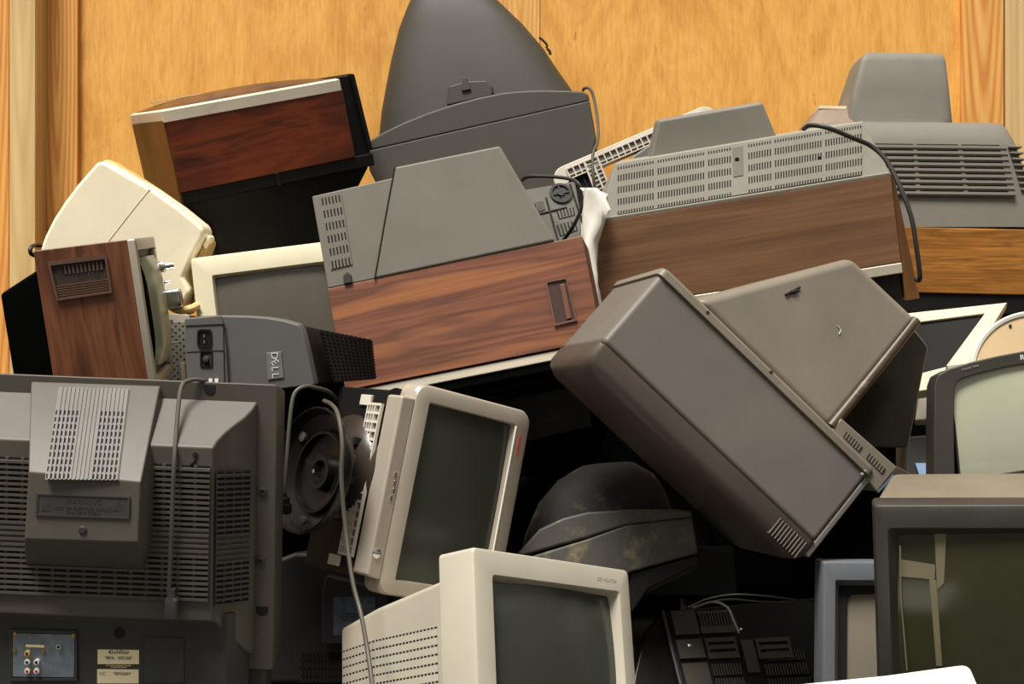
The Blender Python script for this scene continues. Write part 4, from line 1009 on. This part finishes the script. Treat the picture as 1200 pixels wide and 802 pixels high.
outline_frame(T, ((1095, 450), (1099, 439), (1110, 433), (1140, 424), (1170, 417), (1200, 411.5), (1240, 405), (1300, 398), (1310, 560), (1200, 570), (1104, 577), (1094, 570), (1094, 500)),
    ((1119, 455), (1122, 447), (1131, 442.5), (1150, 437), (1175, 431), (1200, 426.5), (1240, 421), (1285, 416), (1290, 540), (1200, 551), (1130, 562), (1119, 556), (1118, 500)), .05, .010, .012, plastic('black_matte_bezel', (48, 45, 40), .45, .08), .002)
i0 = T.u(1115, 440); i1 = T.u(1115, 566); x2_ = T.u(1294, 500).x
link('screen', glass(i0.x, x2_, i1.y, T.u(1292, 412).y, -.018, .014), GLASSL, T)
yt_ = T.u(1097, 445).y; yb_ = T.u(1097, 572).y
link('casing', loft([rr(.004, x2_, yb_+.008, yt_-.002, -.048, .01), rr(.03, x2_-.03, yb_+.03, yt_-.02, -.14, .02)]), BLACK, T, angle=40)
LOGW = plastic('logo_white', (232, 230, 224), .4, .02, bump=0)
text('printed_name', 'RCA', .0125, LOGW, T, T.u(1204, 418.8, .0012), (1, 0, 0), (0, 1, 0), .0003)
text('printed_lines', 'COLOR TRAK', .0048, plastic('grey_print', (150, 146, 132), .5, .02), T, T.u(1137, 431, .0012), (1, .17, 0), (-.17, 1, 0), .0003)

# ------------------------------------------------------------------ white-framed monitor, right
R, t = POSE['R']
T = Thing('monitor', 'white-framed monitor with black screen, tilted left of the tan disc', 'monitor', basis((-.25, -1, .5), roll=-4), at(1062, 366, 2.78)-Vector((0, 0, EZ)))
Q = [T.u(*p) for p in ((1060, 367), (1181, 354), (1122, 452), (1035, 466))]
I = [T.u(*p) for p in ((1066, 379), (1154, 367.5), (1108, 430), (1046, 446))]
bm = bmesh.new()
Z = Vector((0, 0, 1))
rings = [[p-Z*.03 for p in Q], [p-Z*.003 for p in Q], [p.lerp(sum(Q, Vector())/4, .02) for p in Q], I, [p-Z*.006 for p in I], [p-Z*.03 for p in I]]
RV = [[bm.verts.new(p) for p in r_] for r_ in rings]
for a_, b_ in list(zip(RV, RV[1:]))+[(RV[-1], RV[0])]:
    for i in range(4): bm.faces.new((a_[i], a_[(i+1) % 4], b_[(i+1) % 4], b_[i]))
link('bezel', done(bm), BEIGE, T, .002, angle=30)
link('screen', hexa([p-Z*.012 for p in I], [p-Z*.006 for p in I]), plastic('black_brown_glass', (12, 10, 9), .5, .1, bump=0, spec=.12), T)
link('casing', hexa([p-Z*.028 for p in Q], [p.lerp(sum(Q, Vector())/4, .2)-Z*.075 for p in Q]), BEIGE, T, .006)
# tan disc
T = Thing('swivel_base', 'round tan plastic swivel base with a white rim, leaning behind the pale-screened television', 'base', basis((-.15, -1, .15)), at(1214, 438, 2.62)-Vector((0, 0, EZ)))
r_ = .1195
link('disc', lathe([(0, -.02), (r_*.8, -.02), (r_*.93, -.012), (r_*.93, -.002), (0, .0)], (0, 0, 0), 'z', 64), TAN, T, angle=40)
link('rim', lathe([(r_*.92, -.022), (r_, -.022), (r_*1.005, -.006), (r_*.975, .003), (r_*.93, .001), (r_*.92, -.01)], (0, 0, 0), 'z', 64), WHITE, T, angle=50)
c0 = T.u(1184, 382, .0); link('screw_hole', lathe([(0, -.002), (.0028, -.002), (.0028, .0008), (0, .0008)], c0, 'z', 12), SLOT, T)

# grey flat pieces glimpsed in the gap
T = Thing('computer_case', 'grey computer case with a blue panel, glimpsed left of the pale-screened television', 'computer case', basis((-.1, -1, .1), roll=2), at(1085, 540, 2.74)-Vector((0, 0, EZ)))
link('casing', prism([T.u(*p) for p in ((1062, 512), (1120, 508), (1120, 790), (1060, 790))], 0, -.12), CHARD, T, .004)
q = [T.u(*p, .001) for p in ((1072, 543), (1105, 543), (1110, 566), (1080, 566))]
link('blue_panel', hexa(q, [v+Z*.004 for v in q]), plastic('sky_blue_plastic', (150, 178, 214), .35, .03, bump=0), T)
T = Thing('monitor', 'white monitor casing with one corner showing under the black-screened white monitor', 'monitor', basis((-.2, -1, .3), roll=8), at(1090, 480, 2.9)-Vector((0, 0, EZ)))
link('casing', prism([T.u(*p) for p in ((1076, 464), (1120, 446), (1130, 480), (1110, 492), (1072, 494))], 0, -.05, .95), WARMW, T, .006, 3)

# white casing at the bottom edge
T = Thing('monitor', 'bright white monitor, its top corner poking in below the dull olive screen', 'monitor', basis((.05, -1, .35)), at(1040, 800, 1.72)-Vector((0, 0, EZ)))
link('casing', prism([T.u(*p) for p in ((900, 806), (1040, 792), (1124, 780.5), (1132, 780), (1138, 784), (1150, 812), (1170, 1020), (880, 1020))], 0, -.10, .98), WHITE, T, .004, 3)
link('front_bezel', prism([T.u(*p, .001) for p in ((915, 822), (1120, 800), (1140, 900), (900, 900))], 0, .012, .96), WHITE, T, .003)

# ------------------------------------------------------------------ bits between the sets
R, t = POSE['N']
T = Thing('monitor', 'dark grey monitor underside with round moulded emblem, behind the rosewood television', 'monitor', R, t)
q = [T.u(*p) for p in ((605, 224), (674, 212), (681, 250), (681, 288), (628, 300))]
link('casing', hexa(q, [Vector((p.x, p.y, -.06)) for p in q]), plastic('dusty_charcoal', (86, 84, 76), .55, .08), T, .003)
c0 = T.u(657, 227, .001); DG = plastic('emblem_black', (32, 31, 29), .5, .1)
em = link('emblem_ring', lathe([(.0185, 0), (.0235, 0), (.0235, .004), (.0185, .004), (.0185, 0)], c0, 'z', 32), DG, T, angle=40)
for a_ in (0, 90):
    x_, y_ = (.018, .0016) if a_ == 0 else (.0016, .018)
    link('emblem_spoke', box(c0.x-x_, c0.x+x_, c0.y-y_, c0.y+y_, .001, .004), DG, em)
link('emblem_hub', lathe([(.007, 0), (.007, .005), (0, .005)], c0, 'z', 18), DG, em)
for a0, b0 in (((618, 254), (664, 243)), ((640, 232), (656, 290)), ((668, 216), (690, 284))):
    link('rib', tube([T.u(*a0, .001), T.u(*b0, .001)], .0025, 6, 0), DG, T)
for q0 in (((652, 248), (672, 243), (674, 252), (655, 257)), ((652, 264), (674, 258), (677, 270), (656, 277)), ((626, 238), (636, 236), (639, 246), (629, 249))):
    q = [T.u(*p, .0006) for p in q0]
    vent(T, 'slot_panel', q, slots(6, 1, 1.3), [(1, 'o')], [plastic('dusty_charcoal_2', (86, 84, 76), .55, .08), SLOT], .0015)

T = Thing('monitor', 'light grey ribbed monitor bezel leaning behind the long vented back', 'monitor', basis((0, -1, .10), roll=-23.4), at(644, 201, 3.18)-Vector((0, 0, EZ)))
w_ = .405; Z = Vector((0, 0, 1))
fr = rr(0, w_, -.26, 0, 0, .03, 5)
ri = rr(.022, w_-.022, -.236, -.036, 0, .02, 5)
bm = bmesh.new(); rings = [[p+Z*0 for p in fr], [p-Z*.03 for p in fr], [p-Z*.03 for p in ri], [p for p in ri]]
RV = [[bm.verts.new(p) for p in r0] for r0 in rings]; n_ = len(fr)
for a_, b_ in list(zip(RV, RV[1:]))+[(RV[-1], RV[0])]:
    for i in range(n_): bm.faces.new((a_[i], a_[(i+1) % n_], b_[(i+1) % n_], b_[i]))
bz = link('bezel', done(bm), LATT, T, .002, angle=40)
cs = [(.6, '-')]
for k in range(22): cs += [(2.4, 'o'), (.6, '-')]
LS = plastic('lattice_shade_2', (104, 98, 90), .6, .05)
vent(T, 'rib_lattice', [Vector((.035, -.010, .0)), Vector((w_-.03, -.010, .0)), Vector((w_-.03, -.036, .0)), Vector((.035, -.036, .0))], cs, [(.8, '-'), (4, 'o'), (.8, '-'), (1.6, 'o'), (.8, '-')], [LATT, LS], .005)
rws = [(.6, '-')]
for k in range(9): rws += [(2, 'o'), (.6, '-')]
q = [T.u(*p, .002) for p in ((683, 190), (700, 183), (718, 226), (701, 236))]
link('cross_bar', hexa(q, [v-Z*.03 for v in q]), LATT, T, .002)
vent(T, 'rib_lattice', [v+Z*.001 for v in q], [(.8, '-'), (3, 'o'), (.8, '-'), (2, 'o'), (.8, '-')], rws, [LATT, LS], .004)
q = [T.u(*p, -.006) for p in ((654, 206), (684, 190), (704, 236), (700, 262), (670, 262))]
link('casing', prism(q, -.006, -.04), BLACK, T, .003)
link('casing_rib', tube([T.u(*p, -.004) for p in ((672, 205), (681, 203), (693, 230), (690, 240))], .003, 6, 0), SLOT, T)
q = [T.u(*p, .006) for p in ((716, 232), (719, 214), (728, 196), (742, 182), (762, 168), (850, 150), (850, 200), (740, 250), (722, 250))]
link('shell', prism(q, .006, -.04, .98), plastic('shell_grey', (100, 98, 94), .5, .05), T, .006, 3, angle=40)
q = [T.u(*p, .008) for p in ((731, 214), (742, 198), (756, 188), (766, 182), (762, 196), (756, 205), (740, 211))]
link('shell_opening', prism(q, .006, .008), SLOT, T, .001)

# plastic bag
bm_pts = ((690, 222, 9), (696, 230, 13), (699, 246, 15), (697, 262, 13), (692, 280, 9), (690, 300, 8), (692, 322, 8), (696, 342, 7), (700, 360, 5))
loops = []
for k, (px, py, w0) in enumerate(bm_pts):
    c_ = at(px, py, 2.775); hw = w0/F*2.785; L_ = []
    for i in range(16):
        a_ = 2*math.pi*i/16; r0 = 1+.22*math.sin(3*a_+k*1.7)+.12*math.sin(7*a_+k*2.9)
        L_.append(c_+Vector((math.cos(a_)*hw*r0, math.sin(a_)*.012*r0, .004*math.sin(5*a_+k))))
    loops.append(L_)
o = link('plastic_bag', loft(loops), BAG, angle=60); o['label'] = 'crumpled white plastic bag stuffed in the gap left of the walnut television'; o['category'] = 'bag'

# perforated case between the small set and the slate monitor
T = Thing('computer_case', 'perforated grey metal case in the narrow gap beside the chrome-knobbed television', 'computer case', basis((-.1, -1, .05), roll=4), at(205, 410, 2.93)-Vector((0, 0, EZ)))
q = [T.u(*p) for p in ((176, 366), (222, 369), (226, 764), (182, 764))]
link('casing', hexa(q, [Vector((p.x, p.y, -.05)) for p in q]), WARMW, T, .002)
q = [T.u(*p, .0006) for p in ((192, 378), (220, 378), (223, 450), (196, 450))]
us, tu = spans(slots(7, 1, .9)); vs, tv = spans(slots(19, 1, .9))
link('perforated_plate', relief(*q, us, vs, lambda i, j: .0004 if (i % 2 == 0 and j % 2 == 0 and ((i+j)//2) % 2 == 0) else .002, base=.0004), [plastic('perforated_grey', (132, 128, 120), .45, .06), SLOT], T)
q = [T.u(*p, .004) for p in ((212, 425), (217, 425), (219, 452), (214, 452))]
link('bracket', hexa(q, [v+Z*.006 for v in q]), LATT, T, .001)

# cords
cord('power_cord', 'thick beige cord between the cream television and the beige monitor', ((196, 356, 2.88), (203, 361, 2.87), (212, 364, 2.86), (224, 362, 2.86), (232, 358, 2.87)), .0085, YELL)
cord('power_cord', 'black cord draped over the long vented back and down its right end', ((942, 151, 2.69), (950, 147, 2.66), (970, 150, 2.64), (1000, 162, 2.64), (1022, 172, 2.64), (1040, 190, 2.62), (1056, 222, 2.59), (1068, 255, 2.57), (1074, 290, 2.56), (1078, 322, 2.56), (1077, 329, 2.57), (1073, 327, 2.58)), .0045, CORDB, 10)
cord('power_cord', 'grey cord hanging beside the tall domed television and over the light grey bezel', ((683, 106, 3.16), (686, 103, 3.15), (692, 105, 3.14), (697, 120, 3.13), (701, 150, 3.10), (700, 168, 3.06), (695, 180, 3.04), (695, 205, 3.02), (698, 225, 3.02), (700, 238, 3.02)), .0034, CORDG)
cord('power_cord', 'black cord looping over the underside with the round emblem', ((612, 211, 2.88), (620, 207, 2.86), (645, 207, 2.84), (668, 210, 2.82), (678, 216, 2.80), (684, 230, 2.80), (680, 248, 2.80), (670, 268, 2.81), (660, 282, 2.84)), .0038, CORDB)

# black sets added behind the pile to keep its gaps dark
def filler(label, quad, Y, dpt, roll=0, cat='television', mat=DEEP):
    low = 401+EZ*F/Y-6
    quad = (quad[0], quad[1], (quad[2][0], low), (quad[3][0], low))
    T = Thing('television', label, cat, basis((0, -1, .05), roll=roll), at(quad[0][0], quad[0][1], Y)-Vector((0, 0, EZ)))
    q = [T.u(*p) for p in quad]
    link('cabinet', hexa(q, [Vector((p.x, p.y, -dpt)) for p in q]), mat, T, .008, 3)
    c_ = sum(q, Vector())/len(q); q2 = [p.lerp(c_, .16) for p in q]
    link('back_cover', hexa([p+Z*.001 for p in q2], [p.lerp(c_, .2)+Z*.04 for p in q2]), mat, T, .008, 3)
filler('added black television darkening the gap behind the diagonal one, above the black slotted television', ((806, 575), (1012, 560), (1012, 760), (806, 760)), 3.44, .14)
filler('added black television darkening the gap behind the white-framed monitor and the tan disc', ((1002, 372), (1245, 371), (1245, 600), (1002, 600)), 3.16, .2)
filler('added black television darkening the gap behind the swivel base of the silver monitor', ((300, 440), (450, 440), (450, 700), (300, 700)), 3.14, .14)
filler('added black television darkening the gap behind the dusty dome-backed television', ((430, 500), (798, 470), (798, 700), (430, 700)), 3.34, .14)

# ------------------------------------------------------------------ light, sky and camera
w = bpy.data.worlds.new('sky'); SC.world = w; w.use_nodes = True; nt = w.node_tree; L = nt.links.new
bg = nt.nodes['Background']; tc = N(nt, 'ShaderNodeTexCoord'); sp = N(nt, 'ShaderNodeSeparateXYZ'); L(tc.outputs['Generated'], sp.inputs[0])
cr = ramp(nt, sp.outputs['Z'], [(0, (66, 60, 52)), (.5, (106, 106, 106)), (.62, (168, 166, 160)), (.85, (255, 250, 238))])
# ramp input runs 0..1 while Z runs -1..1
mr = N(nt, 'ShaderNodeMapRange'); mr.inputs[1].default_value = -1; L(sp.outputs['Z'], mr.inputs[0])
for l in list(nt.links):
    if l.to_node.type == 'VALTORGB': nt.links.remove(l); L(mr.outputs[0], [n for n in nt.nodes if n.type == 'VALTORGB'][0].inputs[0])
L(cr, bg.inputs['Color']); bg.inputs['Strength'].default_value = 0.75
sun = bpy.data.lights.new('sun', 'SUN'); sun.energy = 6.2; sun.angle = math.radians(22); sun.color = (1, .96, .88)
so = bpy.data.objects.new('sun', sun); COL.objects.link(so)
so.rotation_euler = Vector((-.24, -.40, 1.0)).to_track_quat('Z', 'Y').to_euler()

cam = bpy.data.cameras.new('camera'); cam.sensor_width = 36; cam.lens = F/1200*36; cam.clip_start = .05
co = bpy.data.objects.new('camera', cam); COL.objects.link(co); co.location = (0, 0, EZ); co.rotation_euler = (math.pi/2, 0, 0)
SC.camera = co
vs_ = SC.view_settings; vs_.view_transform = 'Standard'; vs_.look = 'None'; vs_.gamma = 1; vs_.exposure = 0.0; vs_.use_curve_mapping = False
